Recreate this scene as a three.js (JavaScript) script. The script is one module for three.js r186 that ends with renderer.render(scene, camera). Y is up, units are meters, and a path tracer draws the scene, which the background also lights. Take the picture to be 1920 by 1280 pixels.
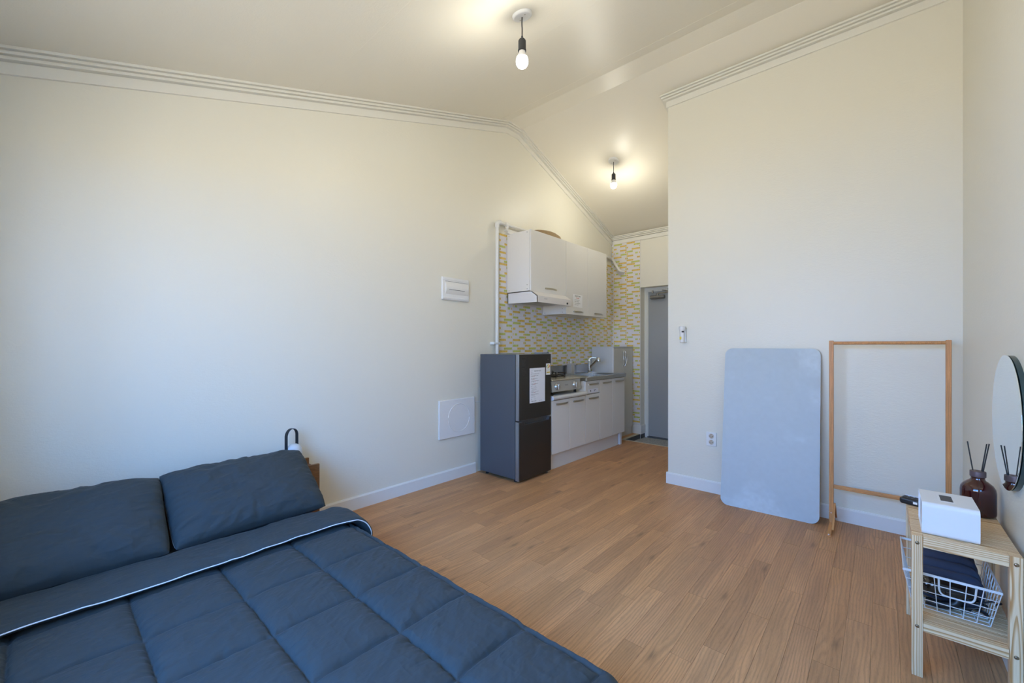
import * as THREE from 'three';
import { RoundedBoxGeometry } from 'three/addons/geometries/RoundedBoxGeometry.js';
import { mergeGeometries, mergeVertices } from 'three/addons/utils/BufferGeometryUtils.js';
import { RectAreaLightUniformsLib } from 'three/addons/lights/RectAreaLightUniformsLib.js';

// World: x to the right along the partition, y up, z = -u where u runs from the window wall towards the entrance door.
const scene = new THREE.Scene();
const renderer = new THREE.WebGLRenderer({ antialias: true });
renderer.toneMapping = THREE.LinearToneMapping;
renderer.toneMappingExposure = 0.97;
renderer.shadowMap.enabled = true;

const camera = new THREE.PerspectiveCamera(2 * Math.atan(640 / 779.3) * 180 / Math.PI, 1.5, 0.05, 60);
camera.position.set(0, 1.25, 0);
camera.rotation.y = 0.7279;
camera.setViewOffset(1920, 1280, 0, -8, 1920, 1280);

// daylight through the window behind the camera: blue skylight falling in, warm light thrown up by the sunlit ground outside
scene.background = new THREE.Color().setRGB(0.35, 0.5, 0.8);
RectAreaLightUniformsLib.init();
function outdoors(rgb, y0, y1) {   // the part of the outdoors between two heights, seen through the window from inside
  const l = new THREE.RectAreaLight(new THREE.Color().setRGB(...rgb), 1, 16, y1 - y0);
  l.position.set(-1.05, (y0 + y1) / 2, 3.0); l.lookAt(-1.05, (y0 + y1) / 2, 0); l.castShadow = true; scene.add(l); return l;
}
outdoors([2.4, 8.2, 21.0], 1.70, 7.0);   // blue sky
outdoors([10.2, 9.7, 8.7], -2.5, 1.70);   // sunlit ground and houses below it
const BULB_CD = 1.0;

// ---------------------------------------------------------------- measures of the room (metres)
const VA = -3.01, UB = 3.78, VC = 0.372, UK = 5.61, UN = -0.5, VP = -1.46;
const SL = 0.303, Y0 = 2.645, RU0 = 3.27, RU1 = 3.49, RY = Y0 + SL * RU0, SR = 0.368;
const ceilY = (u) => (u < RU0 ? Y0 + SL * u : u < RU1 ? RY : RY - SR * (u - RU1));

// ---------------------------------------------------------------- helpers
let seed = 20240611;
const rnd = () => { seed = (seed + 0x6d2b79f5) | 0; let t = Math.imul(seed ^ (seed >>> 15), 1 | seed); t = (t + Math.imul(t ^ (t >>> 7), 61 | t)) ^ t; return ((t ^ (t >>> 14)) >>> 0) / 4294967296; };
const rr = (a, b) => a + (b - a) * rnd();
const lerp = (a, b, t) => a + (b - a) * t, clamp = (x, a = 0, b = 1) => Math.min(b, Math.max(a, x));
const sst = (a, b, x) => { const t = clamp((x - a) / (b - a)); return t * t * (3 - 2 * t); };
const HT = new Float32Array(65536); for (let i = 0; i < 65536; i++) HT[i] = rnd();
const hash = (x, y) => HT[((x * 73 + y * 9277 + ((x * y) & 1023) * 31) & 65535)];
function noise(x, y, px = 0, py = 0) {   // value noise, tileable with periods px, py
  let ix = Math.floor(x), iy = Math.floor(y); const fx = x - ix, fy = y - iy;
  let jx = ix + 1, jy = iy + 1;
  if (px) { ix = ((ix % px) + px) % px; jx = ((jx % px) + px) % px; }
  if (py) { iy = ((iy % py) + py) % py; jy = ((jy % py) + py) % py; }
  const sx = fx * fx * (3 - 2 * fx), sy = fy * fy * (3 - 2 * fy);
  return lerp(lerp(hash(ix, iy), hash(jx, iy), sx), lerp(hash(ix, jy), hash(jx, jy), sx), sy);
}
function fbm(x, y, o = 4, px = 0, py = 0) { let s = 0, a = 0.5; for (let i = 0; i < o; i++) { s += a * noise(x, y, px, py); x *= 2; y *= 2; px *= 2; py *= 2; a *= 0.5; } return s / (1 - Math.pow(0.5, o)); }

function dataTex(w, h, fn, srgb = true) {
  const d = new Uint8Array(w * h * 4);
  for (let y = 0; y < h; y++) for (let x = 0; x < w; x++) {
    const c = fn(x / w, y / h, x, y), o = (y * w + x) * 4;
    if (typeof c === 'number') { d[o] = d[o + 1] = d[o + 2] = clamp(c) * 255; } else { d[o] = clamp(c[0], 0, 255); d[o + 1] = clamp(c[1], 0, 255); d[o + 2] = clamp(c[2], 0, 255); }
    d[o + 3] = 255;
  }
  const t = new THREE.DataTexture(d, w, h);
  t.wrapS = t.wrapT = THREE.RepeatWrapping; t.magFilter = THREE.LinearFilter; t.minFilter = THREE.LinearFilter;
  if (srgb) t.colorSpace = THREE.SRGBColorSpace;
  t.needsUpdate = true; return t;
}
function canvasTex(w, h, draw) {
  const c = document.createElement('canvas'); c.width = w; c.height = h; draw(c.getContext('2d'), w, h);
  const t = new THREE.CanvasTexture(c); t.colorSpace = THREE.SRGBColorSpace; t.magFilter = THREE.LinearFilter; return t;
}
const rep = (t, sx, sy) => { const c = t.clone(); c.repeat.set(sx, sy); c.needsUpdate = true; return c; };   // uv are metres: repeat = 1 / size
const mat = (rgb, roughness = 0.6, o = {}) => new THREE.MeshPhysicalMaterial({ color: new THREE.Color().setRGB(...rgb), roughness, ...o });

function uvBox(g, grain = '') {   // uv in metres; grain names the axis that runs along texture u
  if (g.index) g = g.toNonIndexed();
  const p = g.attributes.position, n = g.attributes.normal, uv = new Float32Array(p.count * 2);
  for (let i = 0; i < p.count; i += 3) {
    let nx = 0, ny = 0, nz = 0; for (let k = 0; k < 3; k++) { nx += Math.abs(n.getX(i + k)); ny += Math.abs(n.getY(i + k)); nz += Math.abs(n.getZ(i + k)); }
    for (let k = 0; k < 3; k++) {
      const x = p.getX(i + k), y = p.getY(i + k), z = p.getZ(i + k); let a, b;
      if (ny >= nx && ny >= nz) { a = x; b = z; if (grain === 'z') { a = z; b = x; } }
      else if (nx >= nz) { a = z; b = y; if (grain === 'y') { a = y; b = z; } }
      else { a = x; b = y; if (grain === 'y') { a = y; b = x; } }
      uv[(i + k) * 2] = a; uv[(i + k) * 2 + 1] = b;
    }
  }
  g.setAttribute('uv', new THREE.BufferAttribute(uv, 2)); return g;
}
function B(v0, v1, y0, y1, u0, u1, r = 0, grain = '', shift = 0) {
  const w = v1 - v0, h = y1 - y0, d = u1 - u0;
  const g = r > 0 ? new RoundedBoxGeometry(w, h, d, 2, Math.min(r, w * 0.49, h * 0.49, d * 0.49)) : new THREE.BoxGeometry(w, h, d);
  g.translate((v0 + v1) / 2, (y0 + y1) / 2, -(u0 + u1) / 2);
  const o = uvBox(g, grain);
  if (shift) { const uv = o.attributes.uv; for (let i = 0; i < uv.count; i++) uv.setXY(i, uv.getX(i) + shift * 1.37, uv.getY(i) + shift); }
  return o;
}
const plain = (g) => { const o = g.index ? g.toNonIndexed() : g; for (const k of Object.keys(o.attributes)) if (!['position', 'normal', 'uv'].includes(k)) o.deleteAttribute(k); if (!o.attributes.uv) o.setAttribute('uv', new THREE.BufferAttribute(new Float32Array(o.attributes.position.count * 2), 2)); return o; };
const merge = (list) => (list.length === 1 ? list[0] : mergeGeometries(list.map(plain)));
const V = (v, y, u) => new THREE.Vector3(v, y, -u);
function tube(pts, r, seg = 24, rs = 8, closed = false) { const c = new THREE.CatmullRomCurve3(pts, closed, 'centripetal'); return new THREE.TubeGeometry(c, seg, r, rs, closed); }
function rod(a, b, r, rs = 10) {
  const d = b.clone().sub(a), g = new THREE.CylinderGeometry(r, r, d.length(), rs);
  g.applyQuaternion(new THREE.Quaternion().setFromUnitVectors(new THREE.Vector3(0, 1, 0), d.normalize())); g.translate((a.x + b.x) / 2, (a.y + b.y) / 2, (a.z + b.z) / 2); return g;
}
const lathe = (pts, seg = 32) => new THREE.LatheGeometry(pts.map((p) => new THREE.Vector2(p[0], p[1])), seg);
const disc = (r, h, seg = 32) => new THREE.CylinderGeometry(r, r, h, seg);
const alongV = (g) => g.rotateZ(-Math.PI / 2), alongU = (g) => g.rotateX(-Math.PI / 2);   // a y-axis shape turned to +v or to +u
const at = (g, v, y, u) => g.translate(v, y, -u);
// extrusions: profile in (u, y) swept along v; profile in (v, y) swept along u
function shapeOf(pts, holes = []) { const s = new THREE.Shape(pts.map((p) => new THREE.Vector2(p[0], p[1]))); for (const h of holes) s.holes.push(new THREE.Path(h.map((p) => new THREE.Vector2(p[0], p[1])))); return s; }
function alongVex(pts, v0, v1, grain = '', holes = []) {
  const g = new THREE.ExtrudeGeometry(shapeOf(pts, holes), { depth: v1 - v0, bevelEnabled: false, steps: 1 });
  g.applyMatrix4(new THREE.Matrix4().set(0, 0, 1, v0, 0, 1, 0, 0, -1, 0, 0, 0, 0, 0, 0, 1)); return uvBox(g, grain);
}
function alongUex(pts, u0, u1, grain = '', holes = []) { const g = new THREE.ExtrudeGeometry(shapeOf(pts, holes), { depth: u1 - u0, bevelEnabled: false, steps: 1 }); g.translate(0, 0, -u1); return uvBox(g, grain); }
// a moulding profile [(out, down)] swept along path points with their own out and down directions
function moulding(path, profile) {
  const pos = [], idx = [], n = profile.length;
  for (let i = 0; i < path.length - 1; i++) for (let k = 0; k < n - 1; k++) {
    const q = (j, m) => path[j].p.clone().addScaledVector(path[j].out, profile[m][0]).addScaledVector(path[j].down, profile[m][1]);
    const a = q(i, k), b = q(i + 1, k), c = q(i + 1, k + 1), d = q(i, k + 1), s = pos.length / 3;
    for (const t of [a, b, c, d]) pos.push(t.x, t.y, t.z);
    idx.push(s, s + 1, s + 2, s, s + 2, s + 3);
  }
  const g = new THREE.BufferGeometry(); g.setAttribute('position', new THREE.Float32BufferAttribute(pos, 3)); g.setIndex(idx); g.computeVertexNormals(); return uvBox(g);
}

const taken = new Map(), origin = new WeakMap();
function numbered(name) { const k = taken.get(name) || 0; taken.set(name, k + 1); return k ? name + '_' + String(k).padStart(3, '0') : name; }
function shade(o) { o.traverse((m) => { if (m.isMesh) { m.castShadow = true; m.receiveShadow = true; } }); return o; }
function thing(name, label, category, base = [0, 0, 0], group, kind) {
  const o = new THREE.Group(); o.name = numbered(name); o.position.copy(V(...base)); o.userData = { label, category };
  if (group) o.userData.group = group; if (kind) o.userData.kind = kind;
  origin.set(o, o.position.clone()); scene.add(o); return o;
}
function part(parent, name, geo, m, label) {   // geometry given in world coordinates
  const at0 = origin.get(parent), g = Array.isArray(geo) ? merge(geo) : geo; g.translate(-at0.x, -at0.y, -at0.z);
  const o = new THREE.Mesh(g, m); o.name = name; o.castShadow = o.receiveShadow = true; if (label) o.userData.label = label;
  origin.set(o, at0); parent.add(o); return o;
}
function local(parent, name, geo, m, label) { const o = new THREE.Mesh(Array.isArray(geo) ? merge(geo) : geo, m); o.name = name; o.castShadow = o.receiveShadow = true; if (label) o.userData.label = label; parent.add(o); return o; }
function struct(name, label, category, geo, m) {
  const o = new THREE.Mesh(Array.isArray(geo) ? merge(geo) : geo, m); o.name = name; o.castShadow = o.receiveShadow = true;
  o.userData = { label, category, kind: 'structure' }; origin.set(o, new THREE.Vector3()); scene.add(o); return o;
}
function single(name, label, category, geo, m, group) {
  const o = new THREE.Mesh(Array.isArray(geo) ? merge(geo) : geo, m); o.name = numbered(name); o.castShadow = o.receiveShadow = true;
  o.userData = { label, category }; if (group) o.userData.group = group; origin.set(o, new THREE.Vector3()); scene.add(o); return o;
}

// ---------------------------------------------------------------- textures and materials
const wallBump = dataTex(512, 512, (x, y) => 0.45 * fbm(x * 40, y * 90, 3, 40, 90) + 0.35 * fbm(x * 10, y * 10, 3, 10, 10) + 0.2 * noise(x * 170, y * 170, 170, 170), false);
const fineBump = dataTex(256, 256, (x, y) => 0.5 * noise(x * 64, y * 64, 64, 64) + 0.5 * noise(x * 128, y * 128, 128, 128), false);
const PAPER = [0.80, 0.765, 0.65];
const wallM = mat(PAPER, 0.42, { bumpMap: rep(wallBump, 1.6, 1.6), bumpScale: 0.0011 });
const ceilM = mat([0.84, 0.79, 0.67], 0.40, { bumpMap: rep(wallBump, 1.6, 1.6), bumpScale: 0.0009 });
const trimM = mat([0.80, 0.775, 0.69], 0.45);
const whitePaint = mat([0.80, 0.79, 0.75], 0.45, { bumpMap: rep(wallBump, 2, 2), bumpScale: 0.0005 });

// oak strip flooring: eight lanes, each one strip wide, each strip takes its own lane and start
const PW = 0.0875, PL = 0.93, LANES = 8;
const oakTex = dataTex(2048, 768, (x, y) => {
  const lane = Math.floor(y * LANES), f = y * LANES - lane, X = x * 2, Y = f * PW, L = lane * 37.7;
  const drift = fbm(x * 3, f * 0.7 + L, 3, 3, 0);
  const knotX = 0.35 + 0.9 * hash(lane * 3 + 1, 5), knotY = 0.02 + 0.05 * hash(lane * 7, 9), kd = Math.hypot((X - knotX) * 0.28, Y - knotY), kn = Math.exp(-kd * kd / 0.00012) * (lane % 2 ? 1 : 0);
  const cath = Math.abs(Y - 0.044 + (drift - 0.5) * 0.05) * (lane % 3 ? 190 : 300) + (lane % 3 ? 7 : 2) * fbm(x * 5, f * 2 + L, 3, 5, 0) + 0.55 * Math.exp(-kd * kd / 0.0009) * 5 * (lane % 2);
  const ring = Math.pow(0.5 + 0.5 * Math.sin(cath * 2.2), 2.2);
  const pore = noise(x * 60, f * 60 + L, 60, 0) * 0.55 + noise(x * 160, f * 120 + L, 160, 0) * 0.45;
  const tone = fbm(x * 4, f * 1.6 + L + 9, 3, 4, 0);
  let k = 1.0 - 0.10 * ring * (0.4 + tone) - 0.12 * Math.max(0, pore - 0.5) * 2 + 0.22 * (tone - 0.5) - 0.16 * kn;
  return [205 * k, 153 * (k * 0.985 + 0.01), 107 * (k * 0.96 + 0.02)];
});
const oakBump = dataTex(512, 256, (x, y) => noise(x * 40, y * 128, 40, 128) * 0.6 + noise(x * 100, y * 200, 100, 200) * 0.4, false);
const oakTones = [[1, 1, 1], [0.93, 0.92, 0.9], [1.06, 1.06, 1.05], [0.88, 0.86, 0.84], [0.97, 0.95, 0.92], [1.02, 0.99, 0.96], [0.9, 0.89, 0.9]].map((t) => mat(t.map((c) => Math.min(1, c * 1.0)), 0.46, { map: rep(oakTex, 0.5, 1 / (PW * LANES)), bumpMap: rep(oakBump, 2, 4), bumpScale: 0.00025, specularIntensity: 0.6 }));

const pineTex = dataTex(1024, 1024, (x, y) => {   // 1 m along u, 0.5 m across v
  const w = fbm(x * 2, y * 5, 3, 2, 5), wide = fbm(0.5, y * 12, 2, 0, 12);
  const r = Math.abs(((y * 52 + w * 2.6 + wide * 9) % 1 + 1) % 1), late = sst(0.35, 0.86, r) * (1 - sst(0.9, 1, r));
  const f = noise(x * 24, y * 300, 24, 300), k = 1 - 0.05 * f, t = late * (0.45 + 0.75 * wide);
  return [lerp(246, 192, t) * k, lerp(218, 136, t) * k, lerp(176, 78, t) * k];
});
const pineM = mat([0.97, 0.96, 0.95], 0.5, { map: rep(pineTex, 1, 2), bumpMap: rep(oakBump, 3, 6), bumpScale: 0.0002 });
const bambooM = mat([0.72, 0.36, 0.135], 0.45, { map: rep(dataTex(256, 128, (x, y) => { const k = 0.86 + 0.2 * noise(x * 6, y * 40, 6, 40) + 0.06 * noise(x * 60, y * 100, 60, 100); return [235 * k, 228 * k, 222 * k]; }), 2, 8) });
const walnutTex = dataTex(1024, 512, (x, y) => { const w = fbm(x * 4, y * 6, 4, 4, 6), r = 0.5 + 0.5 * Math.sin((y * 26 + w * 9) * 6.283), f = noise(x * 40, y * 300, 40, 300); const k = 0.82 + 0.22 * r * w + 0.18 * (f - 0.5); return [150 * k, 106 * k, 68 * k]; });
const walnutM = mat([0.95, 0.95, 0.95], 0.45, { map: rep(walnutTex, 1.2, 2.4) });

const weaveBump = dataTex(256, 256, (x, y) => 0.25 * Math.sin(x * 6.2832 * 64) * Math.sin(y * 6.2832 * 64) + 0.5 + 0.2 * (noise(x * 128, y * 128, 128, 128) - 0.5), false);
const creaseBump = dataTex(1024, 1024, (x, y) => { const a = fbm(x * 8 + 0.0, y * 24, 4, 8, 24), b = fbm(x * 20, y * 6, 3, 20, 6); return 0.6 * (1 - Math.abs(2 * a - 1)) + 0.4 * (1 - Math.abs(2 * b - 1)); }, false);
const NAVY = [0.036, 0.048, 0.053];
const beddingM = mat(NAVY, 0.82, { bumpMap: rep(creaseBump, 1.1, 1.1), bumpScale: 0.006, sheen: 0.25, sheenColor: new THREE.Color().setRGB(0.25, 0.34, 0.45), sheenRoughness: 0.6 });
const sheetM = mat([0.06, 0.075, 0.095], 0.9, { bumpMap: rep(weaveBump, 10, 10), bumpScale: 0.001 });
const pipingM = mat([0.82, 0.84, 0.88], 0.6);

const lacquer = mat([0.80, 0.78, 0.735], 0.22, { clearcoat: 0.25, clearcoatRoughness: 0.15 });
const carcass = mat([0.80, 0.765, 0.71], 0.5, { bumpMap: rep(fineBump, 30, 30), bumpScale: 0.00015 });
const steel = mat([0.62, 0.62, 0.60], 0.28, { metalness: 1 });
const chrome = mat([0.82, 0.83, 0.84], 0.08, { metalness: 1 });
const nickel = mat([0.60, 0.57, 0.50], 0.32, { metalness: 1 });
const blackPl = mat([0.012, 0.013, 0.015], 0.38);
const blackMatte = mat([0.016, 0.017, 0.018], 0.62);
const whitePl = mat([0.82, 0.81, 0.78], 0.38);
const darkGap = mat([0.03, 0.028, 0.025], 0.8);
const paperM = mat([0.82, 0.82, 0.82], 0.7);

// ---------------------------------------------------------------- the room shell
{
  const gable = (u0, u1, yb, extra) => { const top = [u1, RU1, RU0, u0].filter((u, i, a) => u <= u1 && u >= u0).map((u) => [u, ceilY(u) + extra]); return [[u0, yb], [u1, yb], ...top]; };
  const wl = struct('wall_left', 'long cream wallpapered gable wall on the left with bed and kitchen against it', 'wall', alongVex(gable(UN - 0.15, UK + 0.2, -0.2, 0.06), VA - 0.15, VA), wallM);
  struct('wall_right', 'cream wallpapered wall at the right edge carrying the round mirror', 'wall', alongVex(gable(UN - 0.15, UB + 0.02, -0.2, 0.06), VC, VC + 0.15), wallM);
  struct('wall_partition', 'cream wallpapered partition facing the room behind the leaning board and clothes rack', 'wall', alongVex(gable(UB, UK + 0.2, -0.2, 0.06), VP, VC + 0.15), wallM);
  const doorHole = [[-2.56, -0.1], [-1.62, -0.1], [-1.62, 2.075], [-2.56, 2.075]];
  const wb = struct('wall_back', 'cream wall with the tiled strip and the entrance door at the far end', 'wall',
    alongUex([[VA - 0.15, -0.2], [-2.56, -0.2], [-2.56, 2.075], [-1.62, 2.075], [-1.62, -0.2], [VP + 0.1, -0.2], [VP + 0.1, 2.95], [VA - 0.15, 2.95]], UK, UK + 0.18), wallM);
  const wx0 = -2.05, wx1 = 0.08, wy0 = 0.85, wy1 = 2.2;
  struct('wall_front', 'cream wall with the wide window behind the camera', 'wall',
    alongUex([[VA - 0.15, -0.2], [VC + 0.15, -0.2], [VC + 0.15, 2.5], [VA - 0.15, 2.5]], UN - 0.15, UN, '', [[[wx0, wy0], [wx0, wy1], [wx1, wy1], [wx1, wy0]]]), wallM);
  const ct = 0.14, us = [UN - 0.15, RU0, RU1, UK + 0.2];
  const cl = struct('ceiling', 'cream papered sloping ceiling meeting at a narrow flat ridge', 'ceiling', alongVex([...us.map((u) => [u, ceilY(u)]), ...[...us].reverse().map((u) => [u, ceilY(u) + ct])], VA - 0.15, VC + 0.15), ceilM);
  // overlapping wallpaper bands beside the ridge
  const band = (ua, ub, t = 0.0011) => { const g = alongVex([[ua, ceilY(ua) - t], [ub, ceilY(ub) - t], [ub, ceilY(ub) + 0.002], [ua, ceilY(ua) + 0.002]], VA + 0.04, VC); return g; };
  part(cl, 'paper_band', band(3.13, 3.265), ceilM); part(cl, 'paper_band', band(3.495, 3.64), ceilM);
  for (const u of [0.3, 1.25, 2.2]) part(cl, 'paper_seam', band(u, u + 0.008, 0.0004), ceilM);

  // window behind the camera
  const w = thing('window_1', 'wide white sliding window in the wall behind the camera', 'window', [-1.05, wy0, UN], null, 'structure');
  const f = 0.05, z0 = UN - 0.11, z1 = UN - 0.03;
  part(w, 'window_frame', [B(wx0, wx1, wy0, wy0 + f, z0, z1), B(wx0, wx1, wy1 - f, wy1, z0, z1), B(wx0, wx0 + f, wy0 + f, wy1 - f, z0, z1), B(wx1 - f, wx1, wy0 + f, wy1 - f, z0, z1), B(-0.93, -0.87, wy0 + f, wy1 - f, z0, z1)], whitePl);
  const glass = mat([1, 1, 1], 0.0, { transmission: 1, thickness: 0, ior: 1.45 });
  part(w, 'pane', B(wx0 + f, -0.93, wy0 + f, wy1 - f, UN - 0.072, UN - 0.068), glass); part(w, 'pane', B(-0.87, wx1 - f, wy0 + f, wy1 - f, UN - 0.072, UN - 0.068), glass);

  // crown mouldings: three ribs over a flat board
  const prof = [[0.0, 0.0], [0.056, 0.0], [0.057, 0.003], [0.056, 0.013], [0.038, 0.0145], [0.038, 0.0185], [0.045, 0.0195], [0.046, 0.022], [0.045, 0.032], [0.026, 0.0335], [0.026, 0.0375], [0.033, 0.0385], [0.034, 0.041], [0.033, 0.051], [0.006, 0.053], [0.006, 0.059], [0.013, 0.060], [0.013, 0.109], [0.003, 0.110], [0.0, 0.110]];
  const nv = (x, y, u) => new THREE.Vector3(x, y, -u);
  const slopeDown = (d1, d2) => { const a = new THREE.Vector2(...d1), b = new THREE.Vector2(...d2); const s = a.clone().add(b).divideScalar(1 + a.dot(b)); return nv(0, s.y, s.x); };
  const c1 = Math.hypot(1, SL), c2 = Math.hypot(1, SR), dL = [SL / c1, -1 / c1], dF = [0, -1], dR = [-SR / c2, -1 / c2];
  const crownA = (v, sgn, uEnd) => { const pts = [{ p: V(v, ceilY(UN), UN), out: nv(sgn, 0, 0), down: nv(0, -c1, 0) }, { p: V(v, RY, RU0), out: nv(sgn, 0, 0), down: slopeDown(dL, dF) }, { p: V(v, RY, RU1), out: nv(sgn, 0, 0), down: slopeDown(dF, dR) }, { p: V(v, ceilY(uEnd), uEnd), out: nv(sgn, 0, 0), down: nv(0, -c2, 0) }]; return moulding(sgn > 0 ? pts : pts.reverse(), prof); };
  struct('trim_1', 'ribbed cream crown moulding along the left gable wall', 'moulding', crownA(VA, 1, UK), trimM);
  struct('trim_2', 'ribbed cream crown moulding along the top of the partition', 'moulding', moulding([{ p: V(VC, ceilY(UB), UB), out: nv(0, 0, -1), down: nv(0, -1, 0) }, { p: V(VP, ceilY(UB), UB), out: nv(-1, 0, -1), down: nv(0, -1, 0) }, { p: V(VP, ceilY(UK), UK), out: nv(-1, 0, 0), down: nv(0, -c2, 0) }].reverse(), prof), trimM);
  struct('trim_3', 'ribbed cream crown moulding above the entrance wall', 'moulding', moulding([{ p: V(VA + 0.03, ceilY(UK), UK), out: nv(0, 0, -1), down: nv(0, -1, 0) }, { p: V(VP, ceilY(UK), UK), out: nv(0, 0, -1), down: nv(0, -1, 0) }], prof), trimM);
  struct('trim_4', 'ribbed cream crown moulding along the right wall', 'moulding', crownA(VC, -1, UB), trimM);

  // baseboards
  const bb = (x0, s, h = 0.1, t = 0.014) => [[x0, 0], [x0 + s * t, 0], [x0 + s * t, h - 0.011], [x0 + s * (t - 0.006), h], [x0, h]];
  struct('baseboard_left', 'white painted baseboard along the left wall between bed and refrigerator', 'baseboard', alongUex(bb(VA, 1), UN, 2.83), whitePaint);
  struct('baseboard_partition', 'white painted baseboard along the foot of the partition', 'baseboard', [alongVex(bb(UB, -1), VP - 0.014, VC), alongUex(bb(VP, -1), UB, 5.14)], whitePaint);
  struct('baseboard_right', 'white painted baseboard along the right wall below the mirror', 'baseboard', alongUex(bb(VC, -1), UN, UB - 0.014), whitePaint);
  struct('baseboard_back', 'short white baseboard under the tiled strip beside the entrance', 'baseboard', [alongVex(bb(UK, -1, 0.125, 0.016), -2.66, -2.5605), alongUex(bb(-2.56, 1, 0.125, 0.016), UK - 0.016, UK + 0.165)], whitePaint);

  // floor: slab, strips, sunken entrance
  const slab = new THREE.ExtrudeGeometry(shapeOf([[VA - 0.1, UN - 0.1], [VC + 0.1, UN - 0.1], [VC + 0.1, 5.13], [-2.5725, 5.13], [-2.5725, UK + 0.1], [VA - 0.1, UK + 0.1]]), { depth: 0.18, bevelEnabled: false });
  slab.applyMatrix4(new THREE.Matrix4().set(1, 0, 0, 0, 0, 0, 1, -0.185, 0, -1, 0, 0, 0, 0, 0, 1));
  const fl = struct('floor', 'warm oak strip floor running towards the kitchen', 'floor', uvBox(slab), mat([0.25, 0.17, 0.11], 0.8));
  const hidden = [], strips = [];
  for (let k = 0; k < 39; k++) {
    const v0 = VA + k * PW, v1 = Math.min(v0 + PW, VC - 0.002), vc = v0 + PW / 2, uEnd = vc > VP ? UB - 0.005 : vc > -2.5725 ? 5.128 : UK - 0.002;
    let u = UN - rnd() * PL * 0.9;
    while (u < uEnd) {
      const a = Math.max(u, UN + 0.001), b = Math.min(u + PL, uEnd); u += PL;
      if (b - a < 0.02) continue;
      const g = B(v0 + 0.0004, v1 - 0.0004, -0.006, 0, a + 0.0005, b - 0.0005), lane = Math.floor(rnd() * LANES), off = rnd() * 2, p = g.attributes.position, uv = g.attributes.uv;
      for (let i = 0; i < p.count; i++) uv.setXY(i, -p.getZ(i) - a + off, (lane + 0.03 + 0.94 * clamp((p.getX(i) - v0) / PW)) * PW);
      const m = oakTones[Math.floor(rnd() * oakTones.length)];
      strips.push([g, m, (b < 0.95 && v1 < -0.7) || b < 0.3]);
    }
  }
  for (const [g, m, out] of strips) if (!out) part(fl, 'floor_strip', g, m); else hidden.push(g);
  const hm = part(fl, 'floor_strips', hidden, oakTones[0]); hm.userData.kind = 'stuff';
  const stoneTex = dataTex(512, 512, (x, y) => { const a = noise(x * 90, y * 90, 90, 90), b = noise(x * 200, y * 200, 200, 200), k = 168 + 46 * (a - 0.5) + 60 * (b - 0.5); return [k * 1.02, k, k * 0.94]; });
  struct('floor_entry', 'sunken speckled grey stone floor in front of the entrance door', 'floor', B(-2.5725, VP, -0.185, -0.065, 5.13, UK + 0.18), mat([0.9, 0.9, 0.9], 0.6, { map: rep(stoneTex, 1.5, 1.5) }));
  const riserM = mat([0.075, 0.075, 0.075], 0.55, { bumpMap: rep(fineBump, 20, 20), bumpScale: 0.0004 }), beige = mat([0.50, 0.47, 0.36], 0.5);
  struct('trim_5', 'dark stone step riser edging the sunken entrance', 'step', [B(-2.5725, -2.565, -0.065, -0.003, 5.13, UK - 0.0005), B(-2.5605, -2.5535, -0.065, -0.001, UK - 0.0005, UK + 0.134), B(-2.565, VP, -0.065, -0.003, 5.13, 5.137)], riserM);
  struct('trim_6', 'beige edging strip around the sunken entrance', 'edging', [B(-2.605, -2.566, -0.002, 0.003, 5.10, UK - 0.02), B(-2.566, VP, -0.002, 0.003, 5.108, 5.138)], beige);

  // wall tiles, 21 x 31 cm, printed with small yellow and green bars; every other column laid upside down
  const G = [200, 203, 98], Yl = [230, 194, 88];
  const rows = [[[0, 0.62, 1]], [[0.52, 0.98, 0]], [[0, 0.12, 1], [0.9, 0.98, 0]], [[0.37, 0.98, 1]], [[0, 0.46, 0]], [[0, 0.12, 1], [0.62, 0.83, 0], [0.9, 0.98, 1]], [[0, 0.5, 1]], [[0, 0.1, 0], [0.75, 0.98, 1]], [[0, 0.5, 1]], [[0.33, 0.96, 0]]];
  const tileTex = dataTex(416, 616, (x, y) => {
    const yy = 1 - y, r = Math.min(9, Math.floor(yy * 10)), fy = yy * 10 - r, n = fbm(x * 30, yy * 46, 3, 30, 46);
    let c = [232, 228, 226];
    if (fy > 0.14 && fy < 0.86) for (const [a, b, k] of rows[r]) if (x > a + 0.012 && x < b - 0.008) { const t = k ? Yl : G, e = 0.86 + 0.28 * n; c = [t[0] * e, t[1] * e, t[2] * e + 10]; }
    if (fy < 0.06 || fy > 0.95) c = c.map((q) => q * 0.965);
    const d = 1 + 0.03 * (n - 0.5); return c.map((q) => q * d);
  });
  tileTex.wrapS = tileTex.wrapT = THREE.ClampToEdgeWrapping;
  const tileM = mat([0.96, 0.96, 0.96], 0.16, { map: tileTex });
  const TW = 0.2085, TH = 0.3085, gap = 0.0012;
  const tileUV = (g, ax, lo, w, y0, flip) => { const p = g.attributes.position, uv = g.attributes.uv; for (let i = 0; i < p.count; i++) { let a = ((ax === 'u' ? -p.getZ(i) : p.getX(i)) - lo) / w, b = (p.getY(i) - y0) / TH; if (flip) { a = 1 - a; b = 1 - b; } uv.setXY(i, a, b); } return g; };
  const grout = mat([0.45, 0.44, 0.42], 0.8);
  part(wl, 'grout_bed', B(VA - 0.002, VA + 0.0035, 0.0, 2.437, 3.171, UK - 0.002), grout);
  part(wb, 'grout_bed', B(VA, -2.561, 0.12, 2.74, UK - 0.0035, UK + 0.002), grout);
  let col = 0;
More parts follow.
